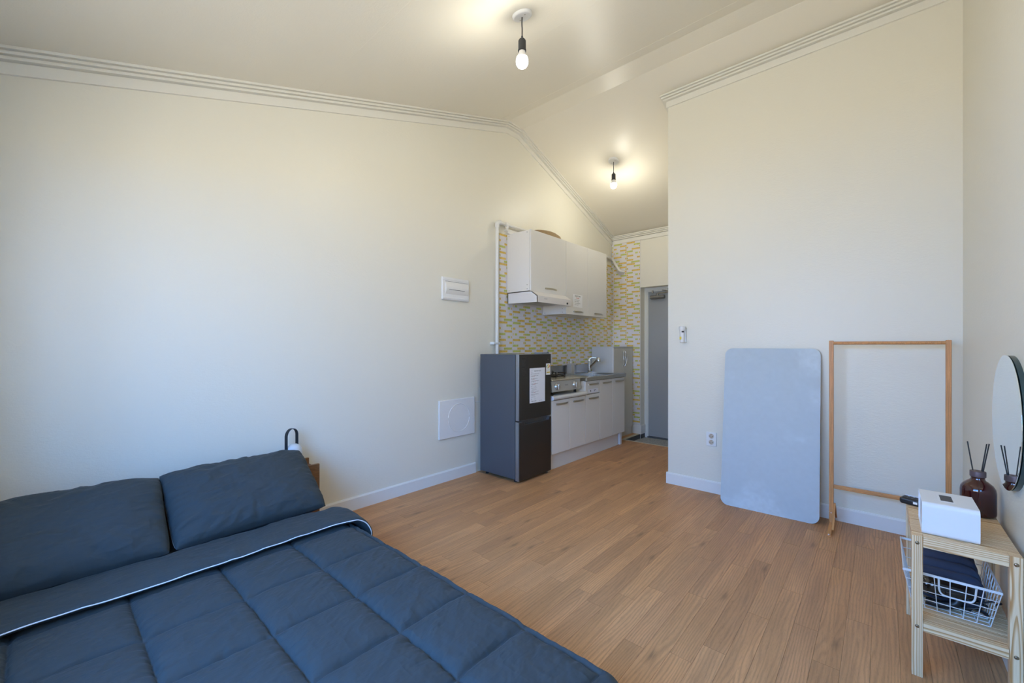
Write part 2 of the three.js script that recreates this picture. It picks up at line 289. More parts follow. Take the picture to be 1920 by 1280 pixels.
  for (let u = 3.17; u < UK - 0.03; u += TW, col++) for (let k = 0; k < 8; k++) {
    const y0 = 2.4385 - (k + 1) * TH, u1 = Math.min(u + TW, UK - 0.006);
    part(wl, 'tile', tileUV(B(VA + 0.0005, VA + 0.006, y0 + gap, y0 + TH - gap, u + gap, u1 - gap), 'u', u, TW, y0, col % 3 === 1), tileM);
  }
  col = 0;
  for (let v = -2.56 - TW; v > VA - TW; v -= TW, col++) for (let k = -1; k < 8; k++) {
    const y0 = 2.4385 - (k + 1) * TH, v0 = Math.max(v, VA + 0.007), yb = Math.max(y0, 0.125); if (v + TW - v0 < 0.01) continue;
    part(wb, 'tile', tileUV(B(v0 + gap, v + TW - gap, yb + gap, y0 + TH - gap, UK - 0.006, UK - 0.0005), 'v', v, TW, y0, col % 2 === 1), tileM);
  }
  part(wb, 'tile_edge_trim', B(-2.5615, -2.5575, 0.125, 2.75, UK - 0.0075, UK + 0.002), trimM);

  // entrance door
  const d = thing('door_1', 'grey steel entrance door with closer at the end of the kitchen passage', 'door', [-2.07, -0.065, UK + 0.16], null, 'structure');
  const fm = mat([0.74, 0.74, 0.68], 0.45);
  part(d, 'door_frame', [B(-2.56, -2.522, -0.065, 2.075, UK + 0.135, UK + 0.18), B(-1.66, -1.62, -0.065, 2.075, UK + 0.135, UK + 0.18), B(-2.522, -1.66, 2.035, 2.075, UK + 0.135, UK + 0.18)], fm);
  part(d, 'door_stop', [B(-2.522, -2.507, -0.06, 2.035, UK + 0.14, UK + 0.15), B(-2.507, -1.66, 2.02, 2.035, UK + 0.14, UK + 0.15)], fm);
  part(d, 'door_leaf', B(-2.518, -1.664, -0.04, 2.03, UK + 0.152, UK + 0.178, 0.002), mat([0.36, 0.37, 0.36], 0.26, { bumpMap: rep(wallBump, 3, 3), bumpScale: 0.0006 }));
  part(d, 'door_sill', B(-2.522, -1.66, -0.065, -0.045, UK + 0.14, UK + 0.18), riserM);
  const cl1 = part(d, 'door_closer', [alongV(disc(0.026, 0.20, 20)).translate(-2.36, 1.935, -(UK + 0.11)), B(-2.44, -2.28, 1.915, 1.955, UK + 0.11, UK + 0.152, 0.004), at(disc(0.016, 0.055, 16), -2.36, 1.96, UK + 0.105)], mat([0.23, 0.22, 0.20], 0.4, { metalness: 0.6 }));
  part(cl1, 'closer_arm', [rod(V(-2.36, 1.985, UK + 0.10), V(-2.12, 1.995, UK + 0.06), 0.007), rod(V(-2.12, 1.995, UK + 0.06), V(-2.30, 2.03, UK + 0.13), 0.006)], nickel);
  part(d, 'door_bracket', [B(-2.45, -2.43, 2.0, 2.035, UK + 0.125, UK + 0.14), B(-2.25, -2.22, 2.02, 2.05, UK + 0.115, UK + 0.14)], nickel);
  part(d, 'door_notice', B(-2.197, -2.12, 1.40, 1.60, UK + 0.149, UK + 0.152), paperM, 'white paper notice taped to the door');
}

// ---------------------------------------------------------------- ceiling lamps
function pendant(v, u, slope, label) {
  const y = ceilY(u), p = thing('pendant_lamp', label, 'lamp', [v, y - 0.33, u], 'bare bulb pendant lamps');
  const can = lathe([[0, -0.016], [0.048, -0.016], [0.058, -0.012], [0.06, 0.0]], 40); can.rotateX(Math.atan(slope)); can.translate(v, y, -u);
  part(p, 'ceiling_rose', can, mat([0.82, 0.81, 0.77], 0.45));
  const sc = []; for (const s of [-1, 1]) { const g = lathe([[0, -0.019], [0.004, -0.018], [0.005, -0.0155]], 12); g.translate(s * 0.027, 0, s * 0.012); g.rotateX(Math.atan(slope)); g.translate(v, y, -u); sc.push(g); }
  for (const g of sc) part(p, 'screw', g, nickel);
  part(p, 'cord', tube([V(v, y - 0.012, u), V(v - 0.003, y - 0.05, u + 0.002), V(v + 0.002, y - 0.09, u - 0.002), V(v, y - 0.135, u)], 0.0034, 20, 8), blackMatte);
  const yt = y - 0.13;
  part(p, 'socket', lathe([[0, 0], [0.006, 0], [0.006, -0.014], [0.016, -0.018], [0.0225, -0.028], [0.0225, -0.078], [0.0245, -0.082], [0.0245, -0.090], [0.0205, -0.091], [0.0205, -0.070], [0, -0.069]], 28).translate(v, yt, -u), mat([0.035, 0.038, 0.042], 0.55));
  part(p, 'bulb_collar', lathe([[0.0195, -0.074], [0.0195, -0.094], [0.023, -0.106], [0.0285, -0.118], [0.0335, -0.130]], 28).translate(v, yt, -u), mat([0.9, 0.88, 0.86], 0.35));
  const glow = mat([1, 1, 1], 0.3, { emissive: new THREE.Color(1, 1, 1), emissiveIntensity: 6 });
  part(p, 'bulb', lathe([[0.033, -0.130], [0.0358, -0.140], [0.037, -0.151], [0.0345, -0.165], [0.027, -0.178], [0.015, -0.1855], [0, -0.188]], 32).translate(v, yt, -u), glow, 'glowing white bulb');
  const l = new THREE.PointLight(new THREE.Color().setRGB(1.0, 0.96, 0.84), BULB_CD, 0, 2); l.position.copy(V(v, yt - 0.150, u)); l.castShadow = true; l.shadow.radius = 1.7; scene.add(l);
}
pendant(-1.596, 1.881, SL, 'bare glowing bulb on a black cord hanging over the middle of the room');
pendant(-2.272, 4.279, -SR, 'bare glowing bulb on a black cord hanging in the kitchen passage');

// ---------------------------------------------------------------- small print
function scribble(c, x, y, size, n, color, bold = 1) {   // small printed syllable blocks, too small to read
  c.strokeStyle = color; c.lineWidth = size * 0.13 * bold; c.lineCap = 'butt';
  for (let i = 0; i < n; i++) {
    if (rnd() < 0.17) { x += size * 0.55; continue; }
    const a = rnd(), w = size * 0.8; c.beginPath();
    if (a < 0.4) { c.moveTo(x, y + size * 0.1); c.lineTo(x + w * 0.5, y + size * 0.1); c.lineTo(x + w * 0.5, y + size * 0.45); } else if (a < 0.7) { c.arc(x + w * 0.3, y + size * 0.28, size * 0.17, 0, 6.3); } else { c.moveTo(x, y + size * 0.1); c.lineTo(x, y + size * 0.45); c.lineTo(x + w * 0.5, y + size * 0.45); }
    c.moveTo(x + w * 0.75, y); c.lineTo(x + w * 0.75, y + size * 0.55); if (rnd() < 0.5) { c.moveTo(x + w * 0.75, y + size * 0.28); c.lineTo(x + w, y + size * 0.28); }
    if (rnd() < 0.65) { c.moveTo(x + w * 0.1, y + size * 0.75); c.lineTo(x + w * 0.8, y + size * 0.75); if (rnd() < 0.5) c.lineTo(x + w * 0.8, y + size); }
    c.stroke(); x += size * 1.02;
  }
}
function sheet(v, y0, y1, u0, u1, t = 0.0012) {   // a printed sheet on a face that looks towards +v: print on the front only
  const g = new THREE.BoxGeometry(t, y1 - y0, u1 - u0); g.translate(v + t / 2, (y0 + y1) / 2, -(u0 + u1) / 2);
  const p = g.attributes.position, uv = g.attributes.uv; for (let i = 0; i < p.count; i++) uv.setXY(i, (-p.getZ(i) - u0) / (u1 - u0), (p.getY(i) - y0) / (y1 - y0)); return g;
}
// ---------------------------------------------------------------- refrigerator
{
  const f = thing('refrigerator', 'dark grey two-door refrigerator standing at the left end of the kitchen', 'refrigerator', [-2.70, 0, 3.085]);
  const u0 = 2.84, u1 = 3.326, vb = -2.95, vf = -2.446, H = 1.172;
  const side = mat([0.095, 0.108, 0.128], 0.42, { metalness: 0.25 });
  const brushed = dataTex(512, 64, (x, y) => 0.5 + 0.5 * (noise(x * 8, y * 64, 8, 64) - 0.5), false);
  const front = mat([0.075, 0.072, 0.068], 0.30, { metalness: 0.75, bumpMap: rep(brushed, 1, 12), bumpScale: 0.0001 });
  part(f, 'body', B(vb, vf - 0.052, 0.03, H - 0.004, u0 + 0.001, u1 - 0.001, 0.004), side);
  part(f, 'gasket', B(vf - 0.053, vf - 0.043, 0.045, H - 0.015, u0 + 0.008, u1 - 0.008), darkGap);
  const edge = mat([0.30, 0.32, 0.34], 0.35, { metalness: 0.7 });
  const door = (y0, y1, name) => { const d = part(f, name, B(vf - 0.043, vf - 0.006, y0, y1, u0, u1, 0.006), edge); part(d, 'door_panel', B(vf - 0.012, vf, y0 + 0.003, y1 - 0.003, u0 + 0.006, u1 - 0.002, 0.003), front); return d; };
  const d1 = door(0.567, H, 'refrigerator_door'), d2 = thing2(f);
  function thing2() {   // lower door with a slanted grip recess along its top edge
    const prof = [[u0, 0.022], [u1, 0.022], [u1, 0.556], [u1 - 0.02, 0.556], [u1 - 0.035, 0.525], [u0 + 0.075, 0.525], [u0 + 0.06, 0.556], [u0, 0.556]];
    const d = part(f, 'freezer_door', alongVex(prof, vf - 0.043, vf - 0.004), edge);
    part(d, 'door_panel', alongVex(prof.map(([u, y]) => [clamp(u, u0 + 0.006, u1 - 0.002), clamp(y, 0.025, 0.553)]), vf - 0.006, vf), front);
    part(d, 'grip_recess', [B(vf - 0.042, vf - 0.036, 0.52, 0.562, u0 + 0.05, u1 - 0.015), alongVex([[u0 + 0.06, 0.5562], [u0 + 0.066, 0.5565], [u0 + 0.08, 0.5275], [u1 - 0.04, 0.5275], [u1 - 0.035, 0.5245], [u0 + 0.075, 0.5245]], vf - 0.036, vf + 0.001)], mat([0.14, 0.14, 0.145], 0.3, { metalness: 0.6 }));
    return d;
  }
  part(f, 'foot', at(lathe([[0, 0], [0.016, 0], [0.016, 0.03], [0, 0.03]], 16), -2.52, 0, u0 + 0.04), blackMatte);
  part(f, 'foot', at(lathe([[0, 0], [0.016, 0], [0.016, 0.03], [0, 0.03]], 16), -2.52, 0, u1 - 0.04), blackMatte);
  part(f, 'foot', at(lathe([[0, 0], [0.016, 0], [0.016, 0.03], [0, 0.03]], 16), -2.90, 0, u0 + 0.05), blackMatte);
  part(f, 'foot', at(lathe([[0, 0], [0.016, 0], [0.016, 0.03], [0, 0.03]], 16), -2.90, 0, u1 - 0.05), blackMatte);
  part(f, 'hinge_cover', [B(-2.56, -2.462, H - 0.004, H + 0.012, 3.20, 3.318, 0.004), at(disc(0.009, 0.018, 14), -2.475, H + 0.008, 3.31)], mat([0.16, 0.19, 0.22], 0.4));
  part(f, 'hinge', B(-2.50, -2.452, 0.004, 0.022, 3.28, 3.32, 0.003), steel);
  const lab = canvasTex(128, 192, (c, w, h) => {
    c.fillStyle = '#fbfbf6'; c.fillRect(0, 0, w, h);
    const cols = ['#3f9a4a', '#9cc24a', '#e9d53a', '#e79a3a', '#d5503c']; c.lineWidth = 15; cols.forEach((k, i) => { c.strokeStyle = k; c.beginPath(); c.arc(64, 66, 44, Math.PI + i * Math.PI / 5, Math.PI + (i + 1) * Math.PI / 5); c.stroke(); });
    c.fillStyle = '#e8c21a'; c.beginPath(); c.moveTo(64, 28); c.lineTo(88, 74); c.lineTo(40, 74); c.fill(); c.fillStyle = '#222'; c.font = 'bold 22px sans-serif'; c.textAlign = 'center'; c.fillText('4', 64, 70);
    scribble(c, 24, 84, 9, 8, '#555'); c.fillStyle = '#e8c21a'; c.fillRect(16, 140, 96, 18); scribble(c, 40, 144, 10, 4, '#333'); scribble(c, 18, 106, 10, 4, '#666'); scribble(c, 72, 106, 10, 3, '#666'); scribble(c, 20, 122, 8, 9, '#999');
  });
  part(d1, 'energy_label', sheet(vf, 0.966, 1.077, 3.243, 3.313, 0.0006), mat([1, 1, 1], 0.45, { map: lab }), 'white energy rating label with coloured arc');
  const spec = canvasTex(160, 300, (c, w, h) => { c.fillStyle = '#33312f'; c.fillRect(0, 0, w, h); for (let i = 0; i < 21; i++) { const b = i === 1 || i === 10; if (b) { c.fillStyle = '#111'; c.fillRect(8, 10 + i * 13.6, 72, 9); } else scribble(c, 10, 10 + i * 13.6, 8, 8 + Math.floor(rnd() * 8), '#5b5753'); } });
  part(d1, 'guide_sticker', sheet(vf, 0.963, 1.148, 2.876, 2.972, 0.0005), mat([1, 1, 1], 0.4, { map: spec }), 'dark guide sticker with small grey print');
  const logo = canvasTex(128, 40, (c, w, h) => { c.fillStyle = '#2c2a28'; c.fillRect(0, 0, w, h); c.fillStyle = '#8d8a86'; c.font = '28px sans-serif'; c.textAlign = 'center'; c.fillText('WINIA', 64, 30); });
  part(d1, 'emblem', sheet(vf, 1.108, 1.126, 3.25, 3.308, 0.0005), mat([1, 1, 1], 0.35, { map: logo }));
}
{
  const notice = canvasTex(512, 760, (c, w, h) => {
    c.fillStyle = '#eef0f4'; c.fillRect(0, 0, w, h);
    c.strokeStyle = '#555'; c.lineWidth = 2; c.beginPath(); c.arc(75, 66, 26, 0.6, 6.0); c.moveTo(52, 82); c.lineTo(80, 118); c.stroke();
    scribble(c, 150, 56, 24, 10, '#1d1d22', 1.5);
    let y = 122; for (const [n, k] of [[1, 30], [2, 26], [2, 24], [2, 30], [2, 27], [1, 24], [1, 22], [1, 20], [2, 31], [2, 27], [1, 17]]) { for (let i = 0; i < n; i++) { const m = Math.floor((i ? 0.6 : 1) * k * 0.7); scribble(c, 44, y, 13.5, m, '#26262c'); if (rnd() < 0.45) scribble(c, 44 + m * 6, y, 13.5, 4, '#d2564a', 1.2); y += 19; } y += 20; }
    scribble(c, 44, h - 92, 20, 2, '#777'); scribble(c, 130, h - 88, 13, 8, '#333'); scribble(c, 44, h - 46, 20, 9, '#222', 1.6); scribble(c, 300, h - 40, 10, 12, '#444');
  });
  const n = thing('notice_sheet', 'white printed notice sheet stuck on the upper refrigerator door', 'notice', [-2.446, 0.715, 3.11]);
  part(n, 'paper', sheet(-2.4456, 0.714, 1.040, 2.990, 3.224), mat([1, 1, 1], 0.65, { map: notice }));
}
// ---------------------------------------------------------------- kitchen units
const VD = -2.45, HU = 0.312, K0 = 3.345;
function grip(parent, v, y, u0, u1) {   // a curved flat bar handle
  const n = 14, pts = []; for (let i = 0; i <= n; i++) { const t = i / n, o = 0.010 + 0.016 * Math.sin(Math.PI * t); pts.push([lerp(u0, u1, t), o]); }
  const g = new THREE.BufferGeometry(), P = [], I = [];
  for (const [u, o] of pts) for (const [dv, dy] of [[0, -0.010], [0.0035, -0.008], [0.0035, 0.008], [0, 0.010]]) P.push(v + o + dv, y + dy, -u);
  for (let i = 0; i < n; i++) for (let k = 0; k < 4; k++) { const a = i * 4 + k, b = i * 4 + (k + 1) % 4, c = a + 4, d = b + 4; I.push(a, b, c, b, d, c); }
  I.push(0, 2, 1, 0, 3, 2); const e = n * 4; I.push(e, e + 1, e + 2, e, e + 2, e + 3);
  g.setAttribute('position', new THREE.Float32BufferAttribute(P, 3)); g.setIndex(I); g.computeVertexNormals();
  const o = g.toNonIndexed(); o.computeVertexNormals();
  return part(parent, 'handle', [o, B(v - 0.002, v + 0.012, y - 0.007, y + 0.007, u0, u0 + 0.006), B(v - 0.002, v + 0.012, y - 0.007, y + 0.007, u1 - 0.006, u1)], nickel, 'brushed metal bow handle');
}
{
  const c1 = thing('range_base_cabinet', 'low white two-door cabinet under the gas stove', 'cabinet', [-2.72, 0, K0 + HU]);
  part(c1, 'body', [B(-2.99, VD - 0.02, 0.155, 0.705, K0, K0 + 0.016), B(-2.99, VD - 0.02, 0.155, 0.705, K0 + 2 * HU - 0.016, K0 + 2 * HU), B(-2.99, VD - 0.02, 0.155, 0.171, K0 + 0.016, K0 + 2 * HU - 0.016), B(-2.99, -2.98, 0.171, 0.705, K0 + 0.016, K0 + 2 * HU - 0.016)], carcass);
  for (let k = 0; k < 2; k++) { const a = K0 + k * HU, d = part(c1, 'door', B(VD - 0.018, VD, 0.165, 0.700, a + 0.002, a + HU - 0.002, 0.002), lacquer); grip(d, VD, 0.661, a + 0.065, a + 0.265); }
  const c2 = thing('sink_base_cabinet', 'white cabinet with a labelled drawer and three doors under the steel sink', 'cabinet', [-2.72, 0, K0 + 3.5 * HU]);
  const a0 = K0 + 2 * HU + 0.001, a1 = K0 + 5 * HU;
  part(c2, 'body', [B(-2.99, VD - 0.02, 0.155, 0.858, a0, a0 + 0.016), B(-2.99, VD - 0.02, 0.155, 0.858, a1 - 0.016, a1), B(-2.99, VD - 0.02, 0.155, 0.171, a0 + 0.016, a1 - 0.016), B(-2.99, -2.98, 0.171, 0.858, a0 + 0.016, a1 - 0.016), B(VD - 0.05, VD - 0.02, 0.835, 0.858, a0 + 0.016, a1 - 0.016)], carcass);
  const dr = part(c2, 'drawer', B(VD - 0.018, VD, 0.712, 0.855, a0 + 0.002, a0 + HU - 0.002, 0.002), lacquer); grip(dr, VD, 0.817, a0 + 0.065, a0 + 0.265);
  const d0 = part(c2, 'door', B(VD - 0.018, VD, 0.163, 0.705, a0 + 0.002, a0 + HU - 0.002, 0.002), lacquer); grip(d0, VD, 0.661, a0 + 0.065, a0 + 0.265);
  for (let k = 1; k < 3; k++) { const a = a0 + k * HU, d = part(c2, 'door', B(VD - 0.018, VD, 0.160, 0.853, a + 0.002, a + HU - 0.003, 0.002), lacquer); grip(d, VD, 0.815, a + 0.06, a + 0.26); }
  part(c2, 'leg', B(-2.535, -2.475, 0, 0.156, a1 - 0.075, a1 - 0.03, 0.003), mat([0.72, 0.74, 0.78], 0.4), 'white square plastic leg');
  part(c2, 'leg', B(-2.95, -2.90, 0, 0.156, a1 - 0.075, a1 - 0.03, 0.003), mat([0.72, 0.74, 0.78], 0.4));
  part(c2, 'leg', B(-2.95, -2.90, 0, 0.156, a0 + 0.03, a0 + 0.075, 0.003), mat([0.72, 0.74, 0.78], 0.4)); part(c1, 'leg', B(-2.95, -2.90, 0, 0.156, K0 + 0.03, K0 + 0.075, 0.003), mat([0.72, 0.74, 0.78], 0.4));
  part(c2, 'screw_cap', [B(-2.56, -2.55, 0.80, 0.808, a0 - 0.001, a0 + 0.001)], darkGap);
  single('toe_kick_board', 'cream toe kick board along the floor under the kitchen cabinets', 'plinth', [B(-2.512, -2.498, 0.0, 0.158, K0, a1 - 0.085), B(-2.498, -2.494, 0, 0.014, K0, a1 - 0.10)], carcass);
  const lbl = canvasTex(256, 80, (c, w, h) => { c.fillStyle = '#d9dbe6'; c.fillRect(0, 0, w, h); c.fillStyle = '#e8e9f1'; c.fillRect(4, 4, w - 8, h - 8); scribble(c, 40, 24, 34, 2, '#15151a', 1.7); scribble(c, 120, 24, 34, 3, '#15151a', 1.7); });
  const lb = thing('drawer_label', 'small pale printed label stuck on the kitchen drawer', 'label', [VD, 0.722, 4.13]);
  part(lb, 'paper', sheet(VD + 0.0002, 0.720, 0.764, 4.030, 4.245), mat([1, 1, 1], 0.6, { map: lbl }));

  // worktops
  const slabP = [[-3.0, 0.706], [-2.442, 0.706]]; for (let i = 0; i <= 8; i++) { const t = -Math.PI / 2 + Math.PI * i / 8; slabP.push([-2.442 + 0.021 * Math.cos(t), 0.727 + 0.021 * Math.sin(t)]); } slabP.push([-3.0, 0.748]);
  const wt = thing('stove_worktop', 'pale speckled low worktop with rounded front edge under the gas stove', 'worktop', [-2.72, 0.706, K0 + HU]);
  part(wt, 'slab', alongUex(slabP, K0, a0 - 0.002), mat([0.66, 0.655, 0.63], 0.35));
  part(wt, 'end_cap', alongUex(slabP.map(([v, y]) => [v, y]), K0 - 0.003, K0), mat([0.68, 0.72, 0.80], 0.4));
  const st = thing('sink_worktop', 'stainless steel sink worktop with splashback and basin', 'sink', [-2.72, 0.858, K0 + 3.5 * HU]);
  const s0 = a0 - 0.012, s1 = a1 + 0.004, yt = 0.895;
  // top plate with a basin opening (basin u 4.33..4.80, v -2.86..-2.50)
  const bu0 = 4.25, bu1 = 4.80, bv0 = -2.84, bv1 = -2.49;
  part(st, 'top_plate', [B(-2.99, bv0, yt - 0.004, yt, s0, s1), B(bv1, -2.428, yt - 0.004, yt, s0, s1), B(bv0, bv1, yt - 0.004, yt, s0, bu0), B(bv0, bv1, yt - 0.004, yt, bu1, s1)], steel);
  part(st, 'apron', [B(-2.440, -2.428, 0.861, yt, s0 + 0.004, s1 - 0.004, 0.004), B(-2.99, -2.44, 0.861, yt - 0.004, s1 - 0.012, s1, 0.003), B(-2.99, -2.44, 0.861, yt - 0.004, s0, s0 + 0.012, 0.003), B(-2.436, -2.424, yt - 0.003, yt + 0.006, s0, s1, 0.003), B(-2.99, -2.43, yt - 0.002, yt + 0.006, s1 - 0.008, s1, 0.002)], steel);
  part(st, 'basin', [B(bv0 - 0.002, bv0, 0.73, yt - 0.003, bu0, bu1), B(bv1, bv1 + 0.002, 0.73, yt - 0.003, bu0, bu1), B(bv0, bv1, 0.73, yt - 0.003, bu0 - 0.002, bu0), B(bv0, bv1, 0.73, yt - 0.003, bu1, bu1 + 0.002), B(bv0 - 0.002, bv1 + 0.002, 0.728, 0.73, bu0 - 0.002, bu1 + 0.002)], steel);
  part(st, 'basin_rim', [B(bv0 - 0.02, bv0, yt, yt + 0.004, bu0 - 0.02, bu1 + 0.02, 0.002), B(bv1, bv1 + 0.02, yt, yt + 0.004, bu0 - 0.02, bu1 + 0.02, 0.002), B(bv0, bv1, yt, yt + 0.004, bu0 - 0.02, bu0, 0.002), B(bv0, bv1, yt, yt + 0.004, bu1, bu1 + 0.02, 0.002)], chrome);
  part(st, 'drainer_rib', [0, 1, 2, 3, 4].map((k) => B(-2.80, -2.52, yt, yt + 0.003, s0 + 0.05 + k * 0.035, s0 + 0.062 + k * 0.035, 0.0015)), steel);
  part(st, 'splashback', [B(-3.0, -2.994, 0.75, 1.0, K0, s0), B(-3.0, -2.994, yt - 0.01, 1.0, s0, s1), B(-3.0, -2.985, 0.996, 1.006, K0, s1, 0.002)], mat([0.52, 0.52, 0.52], 0.22, { metalness: 1 }));
}
{ // gas stove
  const s = thing('gas_stove', 'silver two-burner gas stove on the low worktop beside the refrigerator', 'stove', [-2.72, 0.748, 3.61]);
  const u0 = 3.352, u1 = 3.885, body = mat([0.55, 0.55, 0.53], 0.38, { metalness: 0.55 });
  part(s, 'body', alongUex([[-2.96, 0.782], [-2.478, 0.782], [-2.452, 0.79], [-2.47, 0.893], [-2.96, 0.893]], u0 + 0.006, u1 - 0.006), body);
  part(s, 'control_panel', alongUex([[-2.453, 0.785], [-2.449, 0.787], [-2.468, 0.893], [-2.472, 0.893]], u0 + 0.002, u1 - 0.002), mat([0.58, 0.58, 0.56], 0.34, { metalness: 0.5 }));
  part(s, 'top_plate', B(-2.965, -2.452, 0.893, 0.908, u0, u1, 0.006), mat([0.58, 0.55, 0.47], 0.25, { metalness: 0.7 }));
  for (const u of [3.437, 3.76]) {
    const k = part(s, 'knob', alongV(lathe([[0, 0.0], [0.036, 0.0], [0.036, 0.006], [0.031, 0.010], [0.029, 0.022], [0.026, 0.026], [0, 0.027]], 28)).translate(-2.459, 0.836, -u), mat([0.42, 0.42, 0.41], 0.3, { metalness: 0.8 }));
    part(k, 'knob_grip', B(-2.436, -2.424, 0.808, 0.864, u - 0.007, u + 0.007, 0.004), mat([0.60, 0.60, 0.58], 0.3, { metalness: 0.8 }));
  }
  const lg = canvasTex(160, 48, (c, w, h) => { c.fillStyle = '#bdbcb8'; c.fillRect(0, 0, w, h); c.fillStyle = '#3b3a38'; c.font = 'bold 34px sans-serif'; c.textAlign = 'center'; c.fillText('Rinnai', 80, 36); });
  const lgG = sheet(0, 0.834, 0.852, 3.575, 3.645, 0.0006); lgG.rotateZ(0.177); lgG.translate(-2.4565 + 0.149, 0.014, 0); part(s, 'emblem', lgG, mat([1, 1, 1], 0.4, { map: lg }));
  for (const [v, u] of [[-2.50, u0 + 0.05], [-2.50, u1 - 0.05], [-2.92, u0 + 0.05], [-2.92, u1 - 0.05]]) part(s, 'foot', at(lathe([[0, 0], [0.016, 0], [0.014, 0.034], [0, 0.034]], 14), v, 0.748, u), blackMatte);
  for (const u of [3.485, 3.755]) {
    const b = part(s, 'burner', at(lathe([[0, 0], [0.052, 0], [0.052, 0.008], [0.04, 0.014], [0.036, 0.026], [0, 0.028]], 28), -2.72, 0.908, u), blackMatte);
    const ring = []; for (let k = 0; k < 4; k++) { const t = k * Math.PI / 2 + 0.785, c = Math.cos(t), q = Math.sin(t); ring.push(rod(V(-2.72 + c * 0.04, 0.955, u + q * 0.04), V(-2.72 + c * 0.12, 0.955, u + q * 0.12), 0.006, 8), rod(V(-2.72 + c * 0.12, 0.908, u + q * 0.12), V(-2.72 + c * 0.12, 0.965, u + q * 0.12), 0.006, 8)); }
    const tor = new THREE.TorusGeometry(0.12, 0.006, 8, 32); tor.rotateX(Math.PI / 2); ring.push(at(tor, -2.72, 0.922, u)); part(s, 'pan_support', ring, blackMatte, 'black iron pan support');
  }
}
{ // mixer tap
  const t = thing('kitchen_tap', 'chrome mixer tap with angled pull-out spout behind the sink', 'tap', [-2.88, 0.895, 4.76]);
  part(t, 'base', at(lathe([[0, 0], [0.03, 0], [0.03, 0.008], [0.022, 0.014], [0, 0.014]], 28), -2.88, 0.895, 4.76), chrome);
  part(t, 'column', at(lathe([[0.021, 0.01], [0.021, 0.15], [0.023, 0.155], [0.023, 0.175], [0.018, 0.187], [0, 0.19]], 28), -2.88, 0.895, 4.76), chrome);
  part(t, 'lever', tube([V(-2.88, 1.08, 4.76), V(-2.85, 1.092, 4.775), V(-2.80, 1.092, 4.80)], 0.008, 14, 8), chrome);
  part(t, 'spout', tube([V(-2.87, 0.965, 4.76), V(-2.82, 1.01, 4.755), V(-2.75, 1.072, 4.75)], 0.0145, 16, 12), mat([0.25, 0.24, 0.23], 0.2, { metalness: 1 }));
  const hd = lathe([[0, 0.028], [0.018, 0.024], [0.026, 0.008], [0.027, -0.02], [0.024, -0.035], [0, -0.036]], 24); hd.rotateZ(0.25); part(t, 'spray_head', at(hd, -2.735, 1.075, 4.748), chrome);
}
{ // soap dispenser
  const d = thing('soap_dispenser', 'grey square soap dispenser with chrome pump standing by the sink splashback', 'dispenser', [-2.93, 0.895, 4.40]);
  part(d, 'bottle', B(-2.965, -2.895, 0.895, 1.02, 4.365, 4.437, 0.008), mat([0.46, 0.46, 0.45], 0.35));
  part(d, 'pump', [at(lathe([[0, 0], [0.012, 0], [0.012, 0.016], [0.005, 0.018], [0.005, 0.045], [0.009, 0.046], [0.009, 0.058], [0, 0.06]], 18), -2.93, 1.02, 4.40), rod(V(-2.93, 1.07, 4.40), V(-2.89, 1.066, 4.395), 0.004)], chrome);
}
{ // tall narrow cabinet
  const c = thing('tall_cabinet', 'waist-high cream cabinet with two bowed chrome handles between sink and entrance', 'cabinet', [-2.83, 0, 5.30]);
  const u0 = 5.015, u1 = 5.585, vf = -2.665, m = mat([0.62, 0.63, 0.62], 0.4), dm = mat([0.60, 0.59, 0.53], 0.25, { clearcoat: 0.2 });
  part(c, 'body', [B(-2.995, vf - 0.018, 0.0, 1.222, u0, u0 + 0.016), B(-2.995, vf - 0.018, 0.0, 1.222, u1 - 0.016, u1), B(-2.995, -2.985, 0.0, 1.222, u0 + 0.016, u1 - 0.016), B(-2.985, vf - 0.018, 0.10, 0.116, u0 + 0.016, u1 - 0.016)], m);
  part(c, 'top_panel', B(-2.997, vf + 0.003, 1.222, 1.238, u0 - 0.003, u1 + 0.003, 0.002), m);
  part(c, 'edge_strip', B(vf - 0.018, vf, 0.0, 1.222, u0, u0 + 0.012), mat([0.74, 0.75, 0.74], 0.35));
  part(c, 'plinth', B(vf - 0.03, vf - 0.014, 0.0, 0.102, u0 + 0.016, u1), dm);
  const mid = 5.305; for (const [a, b, s] of [[u0 + 0.013, mid - 0.001, -1], [mid + 0.001, u1, 1]]) {
    const d = part(c, 'door', B(vf - 0.016, vf + 0.002, 0.106, 1.218, a, b, 0.002), dm), uh = mid + s * 0.028;
    part(d, 'handle', [tube([V(vf + 0.004, 1.18, uh - s * 0.004), V(vf + 0.02, 1.15, uh + s * 0.004), V(vf + 0.026, 1.075, uh + s * 0.022), V(vf + 0.02, 1.0, uh + s * 0.004), V(vf + 0.004, 0.97, uh - s * 0.004)], 0.0055, 28, 8), tube([V(vf + 0.006, 1.165, uh), V(vf + 0.016, 1.12, uh - s * 0.008), V(vf + 0.018, 1.075, uh - s * 0.011), V(vf + 0.016, 1.03, uh - s * 0.008), V(vf + 0.006, 0.985, uh)], 0.0035, 24, 8)], mat([0.75, 0.77, 0.80], 0.25, { metalness: 0.7 }), 'bowed chrome handle');
  }
}
